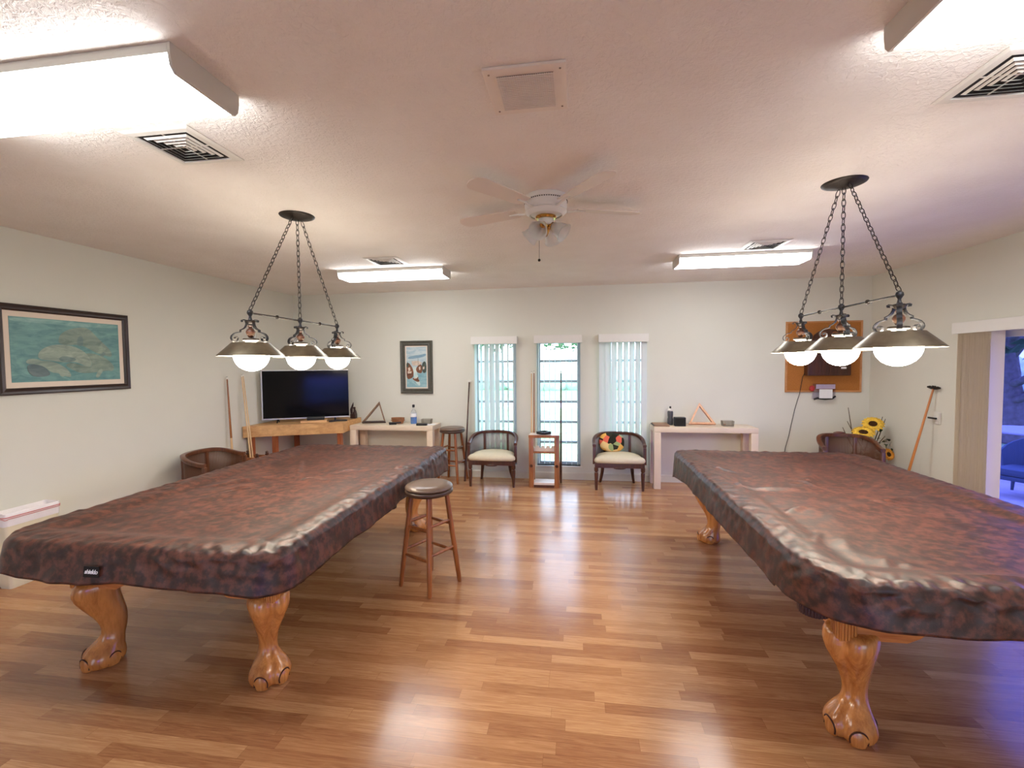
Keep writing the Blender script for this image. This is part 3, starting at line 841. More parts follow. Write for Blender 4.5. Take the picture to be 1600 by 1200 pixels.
r = thing('ceiling_grille', 'beige square ceiling panel with a fine perforated centre', 'grille', (-.19, 1.787, H))
bm = B(); box(bm, -.152, .152, -.148, .148, -.012, -.001, .003); obj('panel', bm, 'grille', r, 0)
bm = B(); n = 26; a = .105
box(bm, -a, a, -a, a, -.0135, -.0125)
obj('mesh_backing', bm, 'grille_hole', r, 0)
bm = B()
for k in range(n + 1):
    q = -a + 2 * a * k / n; box(bm, q - .0018, q + .0018, -a, a, -.0165, -.0138)
for k in range(n + 1):
    q = -a + 2 * a * k / n; box(bm, -a, a, q - .0018, q + .0018, -.0192, -.0168)
obj('mesh_grid', bm, 'grille', r, 0)
for x, y in ((-.13, -.12), (.13, -.12), (.13, .12), (-.13, .12)):
    bm = B(); lathe(bm, [(0, -.0145), (.004, -.014), (.004, -.0122), (0, -.0122)], 10, (x, y, 0)); obj('screw', bm, 'grille_hole', r, 0)

# ceiling fan
r = thing('ceiling_fan', 'white flush mount ceiling fan with glass tulip lights', 'ceiling fan', (-.2, 2.94, H))
bm = B(); lathe(bm, [(0, -.001), (.135, -.001), (.138, -.01), (.138, -.03), (.135, -.033), (.135, -.068), (.13, -.085), (.11, -.105), (.08, -.118), (.064, -.122), (0, -.122)], 48); obj('motor_housing', bm, 'fanwhite', r, 30)
bm = B()
for k in range(60):
    a = 2 * PI * k / 60; box(bm, .1355, .1385, -.0028, .0028, -.039, -.033, 0, 0, Matrix.Rotation(a, 4, 'Z'))
obj('vent_ring', bm, 'vent_dark', r, 0)
bm = B(); lathe(bm, [(.1, -.116), (.128, -.096), (.133, -.092), (.135, -.096), (.106, -.12)], 40, closed=True); obj('decor_ring', bm, 'fanwhite', r, 40)
bm = B(); lathe(bm, [(.05, -.123), (.066, -.124), (.068, -.132), (.06, -.14), (.0, -.14)], 30); obj('brass_trim', bm, 'brass', r, 40)
bm = B(); lathe(bm, [(0, -.141), (.048, -.141), (.05, -.146), (.05, -.172), (.044, -.18), (0, -.18)], 30); obj('switch_housing', bm, 'fanwhite', r, 40)
bm = B(); lathe(bm, [(0, -.181), (.022, -.181), (.018, -.2), (.024, -.212), (.014, -.235), (.005, -.25), (0, -.252)], 20); obj('finial', bm, 'brass', r, 50)
for k in range(4):
    az = math.radians(-110 + 90 * k); d = Vector((cos(az), sin(az), 0))
    ax_ = (d * .80 + Vector((0, 0, -.60))).normalized()
    base = d * .045 + Vector((0, 0, -.185))
    rot = Vector((0, 0, 1)).rotation_difference(ax_).to_matrix().to_4x4(); mt = Matrix.Translation(base) @ rot
    bm = B()
    prof = [(.02, .0), (.027, .012), (.036, .032), (.046, .055), (.05, .075), (.054, .09), (.062, .1)]
    outer = [(a, b) for a, b in prof]; inner = [(a - .003, b) for a, b in reversed(prof)]
    lathe(bm, outer + inner, 28, closed=True, mat=mt); s = obj('glass_shade', bm, 'frost', r, 60)
    bm = B(); lathe(bm, [(0, -.02), (.016, -.018), (.02, -.004), (.018, .012), (0, .014)], 16, mat=mt); obj('shade_holder', bm, 'brass', r, 50)
bm = B(); tube(bm, [(-.04, -.03, -.175), (-.042, -.032, -.40)], .0012, 6); ball(bm, (-.042, -.032, -.405), .009, seg=12); obj('pull_chain', bm, 'bronze', r, 60)
for k in range(5):
    az = math.radians(18 + 72 * k); R4 = Matrix.Rotation(az, 4, 'Z')
    tilt = Matrix.Rotation(math.radians(10), 4, 'X')
    bm = B(); n = 10; pts = []
    for i in range(n + 1):
        t = i / n; x = .2 + .38 * t; w = .048 + .016 * t
        pts.append((x, w))
    arc = [(.58 + .06 * sin(PI * i / 8), .064 * cos(PI * i / 8)) for i in range(9)]
    poly = pts[:-1] + arc + [(x, -w) for x, w in reversed(pts[:-1])]
    prism(bm, poly, 'z', -.003, .003)
    for v in bm.verts: v.co = R4 @ (Matrix.Translation((0, 0, -.075)) @ tilt @ v.co.to_4d()).to_3d()
    bl = obj('blade', bm, 'blade', r, 30)
    bm = B(); tube(bm, [(.125, 0, -.088), (.16, 0, -.088), (.2, 0, -.08), (.26, 0, -.079)], [.009, .007, .009, .006], 8)
    for v in bm.verts: v.co = R4 @ v.co
    obj('blade_iron', bm, 'fanwhite', bl, 50)

# ------------------------------------------------------------------ bar stools
def stool(loc, rz, label, group):
    r = thing('bar_stool', label, 'stool', loc, rz, group)
    bm = B(); lathe(bm, [(0, .718), (.165, .718), (.174, .726), (.174, .732), (.168, .742), (.15, .752), (.1, .757), (0, .758)], 40); obj('seat', bm, 'vinyl', r, 50)
    bm = B(); lathe(bm, [(0, .678), (.15, .678), (.166, .684), (.175, .694), (.175, .708), (.168, .716), (0, .716)], 40); obj('seat_band', bm, 'vinyl_d', r, 50)
    def at(k, z):
        a = PI / 4 + PI / 2 * k; t = (0.69 - z) / .69; rr = .125 + (.215 - .125) * t
        return Vector((rr * cos(a), rr * sin(a), z))
    for k in range(4):
        bm = B(); tube(bm, [at(k, .684), at(k, .45), at(k, .2), at(k, .012), at(k, 0)], [.017, .019, .019, .016, .013], 14); obj('leg', bm, 'stoolwood', r, 50)
    for k in range(4):
        for z in ((.445, .24) if k % 2 == 0 else (.475, .275)):
            a, b = at(k, z), at((k + 1) % 4, z)
            bm = B(); tube(bm, [a, a.lerp(b, .3), a.lerp(b, .5), a.lerp(b, .7), b], [.009, .012, .0125, .012, .009], 10); obj('stretcher', bm, 'stoolwood', r, 50)
    return r
GS = 'round topped bar stools'
s1 = stool((-1.085, 3.155, 0), math.radians(-28), 'round brown bar stool standing alone beside the pool table edge', GS)
dup(s1, (-1.735, 6.07, 0), math.radians(-12), 'round brown bar stool against the wall beside the white console', GS)

# ------------------------------------------------------------------ barrel chairs
def ushape(w, back, front, n=28):
    """plan of the rail, from the left front round the back to the right front (front is -y)"""
    pts = []; r = w
    for k in range(6): pts.append((-w, front + (back - r * .82 - front) * k / 6))
    for k in range(n + 1):
        a = PI - PI * k / n; pts.append((w * cos(a), back - r * .82 + r * .82 * sin(a)))
    for k in range(1, 7): pts.append((w, back - r * .82 + (front - back + r * .82) * k / 6))
    return [Vector((x, y)) for x, y in pts]

def barrel_chair(loc, rz, label, group, wd, cane, ztop=.70, zarm=.585, seatc='cushion', w=.315, crest=False):
    r = thing('barrel_chair', label, 'chair', loc, rz, group)
    P = ushape(w, .205, -.17); n = len(P)
    def zr(p):
        t = max(0, min(1, (p.y + .17) / .34)); t = t * t * (3 - 2 * t); return zarm + (ztop - zarm) * t
    def frames(P):
        out = []
        for i in range(len(P)):
            t = (P[min(i + 1, len(P) - 1)] - P[max(0, i - 1)]).normalized(); out.append((Vector((-t.y, t.x, 0)), Vector((0, 0, 1))))
        return out
    bm = B(); fr = frames(P)
    sec = [(-.02, -.038), (.016, -.038), (.022, -.02), (.022, -.004), (.014, .0), (-.014, .0), (-.022, -.005), (-.022, -.02)]
    sweep(bm, [Vector((p.x, p.y, zr(p))) for p in P], fr, sec)
    if crest:
        ball(bm, (0, .205, ztop + .004), .05, 1.3, .35, .34, 14)
    obj('top_rail', bm, wd, r, 50)
    # cane screen following the rail, down to the seat frame
    bm = B(); uvl = bm.loops.layers.uv.new('UVMap'); L = 0; rows = []; us = []
    for i, p in enumerate(P):
        if i: L += (p - P[i - 1]).length
        us.append(L)
        q = p * .985
        rows.append((bm.verts.new((q.x, q.y, .375)), bm.verts.new((q.x, q.y, zr(p) - .036))))
    for i in range(n - 1):
        f = bm.faces.new((rows[i][0], rows[i + 1][0], rows[i + 1][1], rows[i][1]))
        for lp, (u, v) in zip(f.loops, ((us[i], 0), (us[i + 1], 0), (us[i + 1], zr(P[i + 1])), (us[i], zr(P[i])))): lp[uvl].uv = (u, v)
    o = obj('cane_panel', bm, cane, r, 60); md = o.modifiers.new('Solidify', 'SOLIDIFY'); md.thickness = .003
    # uprights
    def post(x, y, z1, a=.019, b=.016):
        bm = B(); box(bm, x - a, x + a, y - b, y + b, .33, z1 - .037, .004); return obj('upright', bm, wd, r, 40)
    post(-w, -.165, zarm); post(w, -.165, zarm)
    for sx in (-1, 1):
        k = min(range(n), key=lambda i: (P[i] - Vector((sx * w * .6, .18))).length if P[i].y > 0 else 9)
        post(P[k].x, P[k].y, zr(P[k]), .02, .014)
    # seat frame
    bm = B(); Q = [Vector((p.x * .98, p.y * .98)) for p in P]
    outl = [(p.x, p.y) for p in Q] + [(w * .98, -.215), (-w * .98, -.215)]
    prism(bm, outl[::-1], 'z', .292, .352)
    ball(bm, (0, -.216, .292), .05, 1.6, .12, .3, 12)
    obj('seat_frame', bm, wd, r, 40)
    bm = B(); base = [Vector((p.x * .90, p.y * .9)) for p in P] + [Vector((w * .98, -.20)), Vector((w * .90, -.235)), Vector((0, -.25)), Vector((-w * .90, -.235)), Vector((-w * .98, -.20))]
    rows = []
    for s, z in ((.97, .354), (1.02, .368), (1.03, .39), (1.0, .412), (.93, .428), (.75, .442), (.45, .45), (.15, .453)):
        rows.append([bm.verts.new((p.x * s, (p.y - .02) * s + .02, z)) for p in base])
    m = len(base)
    for a, b in zip(rows, rows[1:]):
        for k in range(m): bm.faces.new((a[k], a[(k + 1) % m], b[(k + 1) % m], b[k]))
    bm.faces.new(rows[0][::-1]); bm.faces.new(rows[-1]); obj('seat_cushion', bm, seatc, r, 70)
    for sx in (-1, 1):
        bm = B(); x = sx * (w - .025); y = -.19
        tube(bm, [(x, y, .292), (x, y, .25), (x, y, .235), (x, y, .225), (x, y, .02), (x, y, 0)], [.027, .027, .018, .026, .017, .016], 12); obj('leg', bm, wd, r, 40)
    for sx in (-1, 1):
        bm = B()
        tube(bm, [(sx * .185, .13, .292), (sx * .19, .135, .24), (sx * .20, .15, .14), (sx * .215, .19, .05), (sx * .225, .215, 0)], [.026, .024, .021, .019, .018], 10); obj('leg', bm, wd, r, 50)
    return r
GB = 'cane back barrel chairs'
b1 = barrel_chair((-1.13, 6.0, 0), 0, 'cane back barrel chair with an empty cream seat, under the window', GB, 'chairwood', 'cane')
dup(b1, (.52, 6.005, 0), 0, 'cane back barrel chair holding the flowery pillow', GB)
barrel_chair((-3.90, 4.28, 0), math.radians(96), 'brown cane barrel chair between the left wall and the pool table', GB, 'chairwood_l', 'cane_b', .72, .65)
barrel_chair((2.975, 5.5, 0), math.radians(-8), 'brown cane barrel chair in front of the sunflowers', GB, 'chairwood_l', 'cane_b', .785, .68, 'cushion', .272, True)

bm = B(); g = bmesh.ops.create_uvsphere(bm, u_segments=32, v_segments=20, radius=1)
for v in g['verts']:
    x, y, z = v.co
    e = 2.6; q = (abs(x) ** e + abs(z) ** e) ** (1 / e) if abs(x) + abs(z) > 1e-6 else 1
    l = math.hypot(x, z) or 1
    k = l / q if q > 1e-6 else 1
    v.co = Vector((x * k * .165, y * .055, z * k * .125))
p = obj('throw_pillow', bm, 'pillow', None, 80); p.location = (.44, 6.085, .572); p.rotation_euler = (math.radians(-14), math.radians(4), 0)
tag(p, 'small pillow in coral, yellow and black on the barrel chair', 'pillow')

# ------------------------------------------------------------------ consoles
def console_table(loc, label, group, z=.8, w=1.25, d=.37):
    r = thing('console_table', label, 'table', loc, 0, group)
    bm = B(); box(bm, -w / 2, w / 2, -d / 2, d / 2, z - .066, z, .004); obj('table_top', bm, 'console', r, 30)
    for sx in (-1, 1):
        for sy in (-1, 1):
            x0, x1 = sorted((sx * w / 2, sx * (w / 2 - .085))); y0, y1 = sorted((sy * d / 2, sy * (d / 2 - .085)))
            bm = B(); box(bm, x0, x1, y0, y1, 0, z - .0665, .004); obj('leg', bm, 'console', r, 30)
    return r
GT = 'cream console tables'
console_table((1.588, 6.118, 0), 'cream console table with the light wooden triangle, behind the pool table', GT)
console_table((-2.555, 6.06, 0), 'cream console table beside the television stand, under the harbour painting', GT, .79, 1.2)

# corner TV stand
r = thing('tv_stand', 'pale oak corner stand under the television', 'cabinet', (0, 0, 0))
ZT = .855
poly = [(-4.235, 5.17), (-3.98, 5.32), (-3.14, 5.67), (-3.175, 5.86), (-3.18, 6.27), (-4.235, 6.27)]
bm = B(); prism(bm, poly, 'z', ZT - .145, ZT - .012)
bmesh.ops.bevel(bm, geom=bm.edges[:], offset=.002, segments=1, affect='EDGES'); obj('apron', bm, 'oak', r, 0)
bm = B(); prism(bm, [(a * 1.0, b - .004) for a, b in poly], 'z', ZT - .0118, ZT); obj('top', bm, 'oak', r, 0)
for x, y in ((-3.945, 5.39), (-3.21, 5.71), (-3.23, 6.2), (-4.18, 6.2), (-4.19, 5.27)):
    bm = B(); box(bm, x - .028, x + .028, y - .028, y + .028, 0, ZT - .1455, .003); obj('leg', bm, 'redleg', r, 0)

# television
A, Bp = Vector((-4.175, 5.46)), Vector((-3.19, 5.93))
dv = (Bp - A); W = dv.length; ang = math.atan2(dv.y, dv.x); mid = (A + Bp) / 2
r = thing('television', 'large flat television with silver bezel on the corner stand', 'television', (mid.x, mid.y, ZT), ang)
z0, z1 = .905 - ZT, 1.565 - ZT
bm = B(); box(bm, -W / 2, W / 2, .0, .05, z0, z1, .006); obj('body', bm, 'dark', r, 30)
bm = B(); box(bm, -W / 2 + .012, W / 2 - .004, -.004, -.0005, z0 + .016, z1 - .010); obj('screen', bm, 'tv', r, 0)
bm = B(); e = .012
box(bm, -W / 2 - .002, -W / 2 + e, -.008, .03, z0 - .002, z1 + .002); box(bm, -W / 2 + e, W / 2 + .002, -.008, .03, z0 - .002, z0 + .014)
box(bm, -W / 2 + e, W / 2 + .002, -.008, .03, z1 - .008, z1 + .002); obj('bezel', bm, 'silver', r, 0)
for sx in (-1, 1):
    bm = B(); tube(bm, [(sx * .36, -.05, .008), (sx * .36, .02, .055), (sx * .36, .10, .008)], .008, 8); obj('foot', bm, 'dark', r, 50)
M2 = Matrix.Rotation(ang, 4, 'Z')
def on_stand(u, v): # along the TV, towards the viewer
    d = M2 @ Vector((u, -v, 0)); return (mid.x + d.x, mid.y + d.y, ZT)
bm = B(); box(bm, -.165, .165, -.05, .05, 0, .028, .003); o = obj('riser_board', bm, 'riser', None, 0)
o.location = on_stand(.10, .075); o.rotation_euler.z = ang; tag(o, 'beech board lying in front of the television', 'board')
bm = B(); box(bm, -.11, .11, -.028, .028, 0, .045, .008); o = obj('set_top_box', bm, 'dark', None, 30)
q = on_stand(.12, .065); o.location = (q[0], q[1], ZT + .0285); o.rotation_euler.z = ang; tag(o, 'small black box on the beech board below the television', 'electronics')
for k, (u, v, a, lab) in enumerate(((.36, .10, .5, 'black remote control lying closest to the beech board on the corner stand'), (.45, .085, -.1, 'black remote control lying under the television corner nearest the dark figurine'))):
    rr = thing('remote_control', lab, 'remote', on_stand(u, v), ang + a, 'remotes on the television stand')
    bm = B(); box(bm, -.075, .075, -.02, .02, 0, .018, .005); obj('case', bm, 'dark', rr, 30)
    bm = B()
    for i in range(5):
        for j in (-1, 1): box(bm, -.05 + i * .022, -.038 + i * .022, j * .008 - .004, j * .008 + .004, .0182, .0205)
    obj('buttons', bm, 'vent_dark', rr, 0)
# figurine
rr = thing('figurine', 'dark carved figurine at the end of the corner stand', 'figurine', (-3.225, 6.13, ZT), 0)
bm = B(); box(bm, -.042, .042, -.03, .03, 0, .07, .01); tube(bm, [(.015, 0, .065), (.02, 0, .10), (.012, 0, .135)], [.034, .022, .014], 10); ball(bm, (.012, 0, .15), .019, seg=12); obj('body', bm, 'statue', rr, 50)
bm = B(); tube(bm, [(-.03, 0, .068), (-.034, 0, .13), (-.012, 0, .19), (.0, 0, .235)], [.018, .02, .013, .002], 8); obj('horn', bm, 'statue', rr, 50)

# triangle racks
def triangle(p, q, s, mat, base_mat, label, group, th=.03, wd=.055):
    """flat bar triangle with corners p, q (on the table) and s (apex)"""
    p, q, s = Vector(p), Vector(q), Vector(s); nrm = (q - p).cross(s - p).normalized()
    r = thing('ball_rack', label, 'ball rack', (p + q) / 2, 0, group); o = (p + q) / 2
    V = [p - o, q - o, s - o]; c = (V[0] + V[1] + V[2]) / 3
    names = ['bottom_bar', 'side_bar', 'side_bar']
    for i in range(3):
        a, b = V[i], V[(i + 1) % 3]; e = (b - a).normalized(); inn = nrm.cross(e)
        if inn.dot(c - a) < 0: inn = -inn
        def inner(v, u, w):  # offset corner
            return v
        la = .0; ta = th * 1.6
        pts = [a, b, b - e * ta + inn * th * .9, a + e * ta + inn * th * .9]
        bm = B(); lo = [bm.verts.new(x - nrm * wd / 2) for x in pts]; hi = [bm.verts.new(x + nrm * wd / 2) for x in pts]
        bm.faces.new(lo); bm.faces.new(hi[::-1])
        for k in range(4): bm.faces.new((lo[k], hi[k], hi[(k + 1) % 4], lo[(k + 1) % 4]))
        obj(names[i], bm, base_mat if i == 0 else mat, r, 0)
    return r
M['rack_l'] = wood('light_rack_wood', srgb(186, 128, 88), srgb(222, 168, 126), 2, .35, 6); M['rack_d'] = wood('dark_rack_wood', srgb(92, 64, 44), srgb(136, 102, 74), 2, .35, 6)
GR = 'triangle ball racks'
triangle((-3.02, 5.97, .812), (-2.70, 6.05, .812), (-2.85, 6.19, 1.09), 'rack_d', 'statue', 'dark wooden triangle rack beside the television stand', GR, .02, .04)
triangle((1.42, 6.10, .822), (1.75, 6.08, .822), (1.578, 6.22, 1.085), 'rack_l', 'rack_l', 'light wooden triangle rack on the console behind the door side table', GR, .026, .04)

# bowl and brush
rr = thing('wooden_bowl', 'oval wooden bowl beside the blue bottle', 'bowl', (-2.54, 6.10, .79))
bm = B(); lathe(bm, [(0, .0), (.07, .0), (.085, .02), (.098, .075), (.1, .085), (.094, .085), (.08, .024), (.06, .01), (0, .01)], 32)
for v in bm.verts: v.co.y *= .6
obj('bowl_body', bm, 'bowlwood', rr, 50)
bm = B(); pts = [Vector((.1 * cos(t), .06 * sin(t), .05)) for t in [2 * PI * k / 32 for k in range(32)]]; tube(bm, pts, .005, 6, closed=True); obj('band', bm, 'rackwood', rr, 50)
rr = thing('table_brush', 'black brush leaning against the wooden bowl', 'brush', (-2.535, 5.985, .79), math.radians(20))
bm = B(); box(bm, -.085, .085, -.014, .014, .018, .036, .006); obj('handle', bm, 'dark', rr, 30)
bm = B(); box(bm, -.08, .02, -.012, .012, 0, .0175); obj('bristles', bm, 'vent_dark', rr, 0)
# blue bottle
rr = thing('bottle', 'clear bottle of blue liquid with a black cap', 'bottle', (-2.305, 6.10, .79))
bm = B(); lathe(bm, [(0, 0), (.04, 0), (.044, .01), (.044, .13), (.04, .155), (.026, .19), (.016, .205), (.015, .232), (0, .232)], 28); obj('bottle_body', bm, 'bottle', rr, 40)
bm = B(); lathe(bm, [(0, .004), (.0405, .004), (.0415, .012), (.0415, .095), (0, .095)], 28); obj('liquid', bm, 'liquid', rr, 40)
bm = B(); lathe(bm, [(.0446, .1), (.0452, .1), (.0452, .15), (.0446, .15)], 28, closed=True); obj('paper_label', bm, 'paper', rr, 40)
bm = B(); lathe(bm, [(0, .2325), (.017, .2325), (.018, .236), (.018, .268), (.012, .272), (0, .272)], 20); obj('cap', bm, 'dark', rr, 40)
# wire baskets
def basket(loc, label, rz=0):
    r = thing('wire_basket', label, 'basket', loc, rz, 'small chalk baskets')
    bm = B(); w, d, h = .068, .045, .062
    for k in range(5):
        z = .004 + h * k / 4; s = .92 + .08 * k / 4
        P_ = [(-w * s, -d * s, z), (w * s, -d * s, z), (w * s, d * s, z), (-w * s, d * s, z)]; tube(bm, P_, .003, 5, closed=True)
    for k in range(8):
        for sy in (-1, 1):
            u = -w + 2 * w * k / 7; cyl(bm, (u * .92, sy * d * .92, .004), (u, sy * d, h + .004), .0025, seg=5)
    for k in range(5):
        for sx in (-1, 1):
            u = -d + 2 * d * k / 4; cyl(bm, (sx * w * .92, u * .92, .004), (sx * w, u, h + .004), .0025, seg=5)
    obj('wires', bm, 'basket', r, 50)
    bm = B(); box(bm, -w * .88, w * .88, -d * .88, d * .88, .001, .006); obj('bottom', bm, 'basket', r, 0)
    return r
basket((-2.115, 6.11, .79), 'small wire basket beside the clear blue bottle')
bq = basket((1.905, 6.12, .80), 'small wire basket with a chalk cube, beside the light triangle rack')
bm = B(); box(bm, -.011, .011, -.011, .011, 0, .022, .002); o = obj('chalk_cube', bm, 'redleg', None, 0); o.location = (1.868, 6.10, .8065); tag(o, 'reddish chalk cube in the basket by the light triangle', 'chalk')
o.location = (1.868, 6.12, .807)
bm = B(); box(bm, -.075, .075, -.035, .035, 0, .032, .012); o = obj('glasses_case', bm, 'dark', None, 40); o.location = (-2.125, 5.93, .79); o.rotation_euler.z = .15
tag(o, 'black glasses case near the front edge of the console', 'case')
bm = B(); box(bm, -.10, .10, -.07, .07, 0, .003); o = obj('paper_sheet', bm, 'paper', None, 0); o.location = (-2.07, 6.03, .79); o = tag(o, 'white paper sheet lying flat at the console end', 'paper')
# right console things
rr = thing('folded_board', 'brown folded board lying at the console end near the window', 'board', (1.07, 6.12, .80))
bm = B(); box(bm, -.095, .095, -.13, .13, 0, .011, .002); box(bm, -.093, .095, -.128, .13, .0115, .022, .002); obj('leaves', bm, 'book', rr, 0)
bm = B(); cyl(bm, (-.1, -.12, .011), (-.1, .12, .011), .006, seg=8); obj('hinge', bm, 'dark', rr, 40)
rr = thing('sports_bottle', 'dark drinking bottle with a white and black top', 'bottle', (1.205, 6.17, .80))
bm = B(); lathe(bm, [(0, 0), (.034, 0), (.038, .01), (.038, .08), (.032, .1), (.036, .13), (.037, .17), (.03, .185), (0, .185)], 24); obj('bottle_body', bm, 'dkbottle', rr, 40)
bm = B(); lathe(bm, [(0, .186), (.034, .186), (.034, .205), (.02, .218), (0, .22)], 24); obj('cap', bm, 'white', rr, 40)
bm = B(); lathe(bm, [(0, .2205), (.01, .2205), (.013, .23), (.012, .245), (0, .25)], 16); obj('spout', bm, 'dark', rr, 40)
rr = thing('speaker', 'small black speaker box beside the dark bottle', 'speaker', (1.305, 6.08, .80))
bm = B(); box(bm, -.07, .07, -.045, .045, 0, .115, .008); obj('cabinet', bm, 'dark', rr, 30)
bm = B(); box(bm, -.062, .062, -.0475, -.0455, .01, .106); obj('front_cloth', bm, 'vent_dark', rr, 0)

# ------------------------------------------------------------------ cue rack, cues, rests
r = thing('cue_rack', 'square wooden floor cue rack in front of the middle window', 'cue rack', (-.442, 5.955, 0))
w, d = .198, .112
for sx in (-1, 1):
    for sy in (-1, 1):
        x, y = sx * (w - .031), sy * (d - .024)
        bm = B(); box(bm, x - .031, x + .031, y - .024, y + .024, 0, .665, .004)
        o = obj('post', bm, 'rackwood', r, 30)
        if sy < 0:
            bm = B()
            lathe(bm, [(.0, 0), (.020, 0), (.020, .003), (.013, .003), (.012, .001), (0, .004)], 20, mat=Matrix.Translation((x, y - .0245, .285)) @ Matrix.Rotation(PI / 2, 4, 'X')); obj('medallion', bm, 'groove', o, 40)
bm = B(); box(bm, -w, w, -d, d, .666, .69, .003); obj('top', bm, 'racktop', r, 0)
bm = B(); box(bm, -w - .003, w + .003, -d - .004, -d, .655, .691); obj('top_edge', bm, 'rackwood', r, 0)
bm = B(); n = 4; z0 = .49
for sy in (-1,):
    poly = [(-.135, z0 - .03)]
    for k in range(41):
        u = -.135 + .27 * k / 40; ph = (k / 40 * n) % 1
        poly.append((u, z0 + .052 - .03 * max(0, sin(2 * PI * ph)) ** .6))
    poly.append((.135, z0 - .03)); prism(bm, poly, 'y', -d + .05, -d + .06)
obj('notched_rail', bm, 'racktop', r, 0)
bm = B(); box(bm, -.136, .136, -d + .004, -d + .03, .45, .475, .002); box(bm, -.136, .136, d - .03, d - .004, .45, .475, .002); obj('crossbar', bm, 'rackwood', r, 0)
bm = B(); box(bm, -w + .064, w - .064, -d + .01, d - .01, .03, .062, .003); box(bm, -w + .002, w - .002, -d + .05, d - .05, .032, .06); obj('base_shelf', bm, 'racktop', r, 0)
bm = B(); box(bm, -w + .064, w - .064, -d - .002, -d + .008, .0, .034, .002); obj('base_rail', bm, 'chairwood', r, 0)

def cue(a, b, label, group, butt='cuebutt', shaft='maple', r0=.0145, r1=.0065):
    """a = butt end, b = tip"""
    a, b = Vector(a), Vector(b); L = (b - a).length
    r = thing('pool_cue', label, 'cue', a, 0, group)
    r.rotation_mode = 'QUATERNION'; r.rotation_quaternion = Vector((0, 0, 1)).rotation_difference(b - a)
    m = L * .5; rm = r0 + (r1 - r0) * .5
    bm = B(); lathe(bm, [(0, 0), (r0 * .8, 0), (r0, .012), (rm, m), (0, m)], 14); obj('butt', bm, butt, r, 50)
    bm = B(); lathe(bm, [(0, m + .0005), (rm, m + .0005), (r1, L - .03), (0, L - .03)], 14); obj('shaft', bm, shaft, r, 50)
    bm = B(); lathe(bm, [(0, L - .0295), (r1, L - .0295), (r1, L - .006), (0, L - .006)], 12); obj('ferrule', bm, 'ferrule', r, 50)
    bm = B(); lathe(bm, [(0, L - .0055), (r1, L - .0055), (r1 * .8, L), (0, L + .001)], 12); obj('tip', bm, 'cue_tip', r, 50)
    return r
GQ = 'pool cues'
zc = .6905
cue((-.632, 6.085, 0), (-.632, 6.19, 1.52), 'cue on the wall side of the pair beside the cue rack', GQ, 'maple')
cue((-.598, 6.10, 0), (-.598, 6.20, 1.525), 'cue on the rack side of the pair beside the cue rack', GQ, 'cuebutt', 'cuebutt')
cue((-.232, 6.10, 0), (-.228, 6.20, 1.52), 'dark brown cue standing alone in front of the middle window', GQ, 'cuedark', 'cuedark', .0155, .0095)
cue((-4.17, 4.93, 0), (-4.225, 4.93, 1.50), 'maple cue leaning on the left wall behind the barrel chair', GQ, 'maple', 'cuebutt', .017, .008)
cue((-4.03, 5.13, 0), (-4.215, 5.185, 1.53), 'thin cue crossing another, the one nearer the television stand', GQ, 'maple', 'maple', .0115, .0055)
cue((-4.02, 5.07, 0), (-4.215, 5.16, 1.52), 'thin cue crossing another, the one nearer the leaning maple cue', GQ, 'maple', 'maple', .0115, .0055)
# diamond rack
r = thing('diamond_rack', 'black diamond ball rack lying on the cue rack', 'ball rack', (-.45, 5.955, .6915))
bm = B(); a, b = .098, .1
o_ = [(-a, 0), (-.02, -b * .86), (.02, -b * .86), (a, 0), (.02, b * .86), (-.02, b * .86)]; i_ = [(x * .8, y * .8) for x, y in o_]
n = 6
for z in (0,):
    lo = [bm.verts.new((x, y, 0)) for x, y in o_]; hi = [bm.verts.new((x, y, .034)) for x, y in o_]
    li = [bm.verts.new((x, y, 0)) for x, y in i_]; hi2 = [bm.verts.new((x, y, .034)) for x, y in i_]
    for k in range(n):
        j = (k + 1) % n
        bm.faces.new((lo[k], lo[j], hi[j], hi[k])); bm.faces.new((li[k], hi2[k], hi2[j], li[j])); bm.faces.new((hi[k], hi[j], hi2[j], hi2[k])); bm.faces.new((lo[k], li[k], li[j], lo[j]))
obj('frame', bm, 'dark', r, 0)
# low rack by the left wall
r = thing('low_cue_rack', 'low wooden rack on the floor holding the crossed cues', 'cue rack', (-4.04, 5.08, 0))
for sx in (-1, 1):
    for sy in (-1, 1):
        x, y = sx * .135, sy * .09
        bm = B(); box(bm, x - .016, x + .016, y - .016, y + .016, 0, .52, .003); ball(bm, (x, y, .535), .018, seg=10); obj('post', bm, 'chairwood', r, 40)
for sy in (-1, 1):
    bm = B(); box(bm, -.118, .118, sy * .09 - .008, sy * .09 + .008, .47, .50, .002); obj('rail', bm, 'rackwood', r, 0)
    bm = B(); box(bm, -.118, .118, sy * .09 - .008, sy * .09 + .008, .10, .13, .002); obj('rail', bm, 'rackwood', r, 0)
for sx in (-1, 1):
    bm = B(); box(bm, sx * .135 - .008, sx * .135 + .008, -.073, .073, .47, .50, .002); obj('rail', bm, 'rackwood', r, 0)

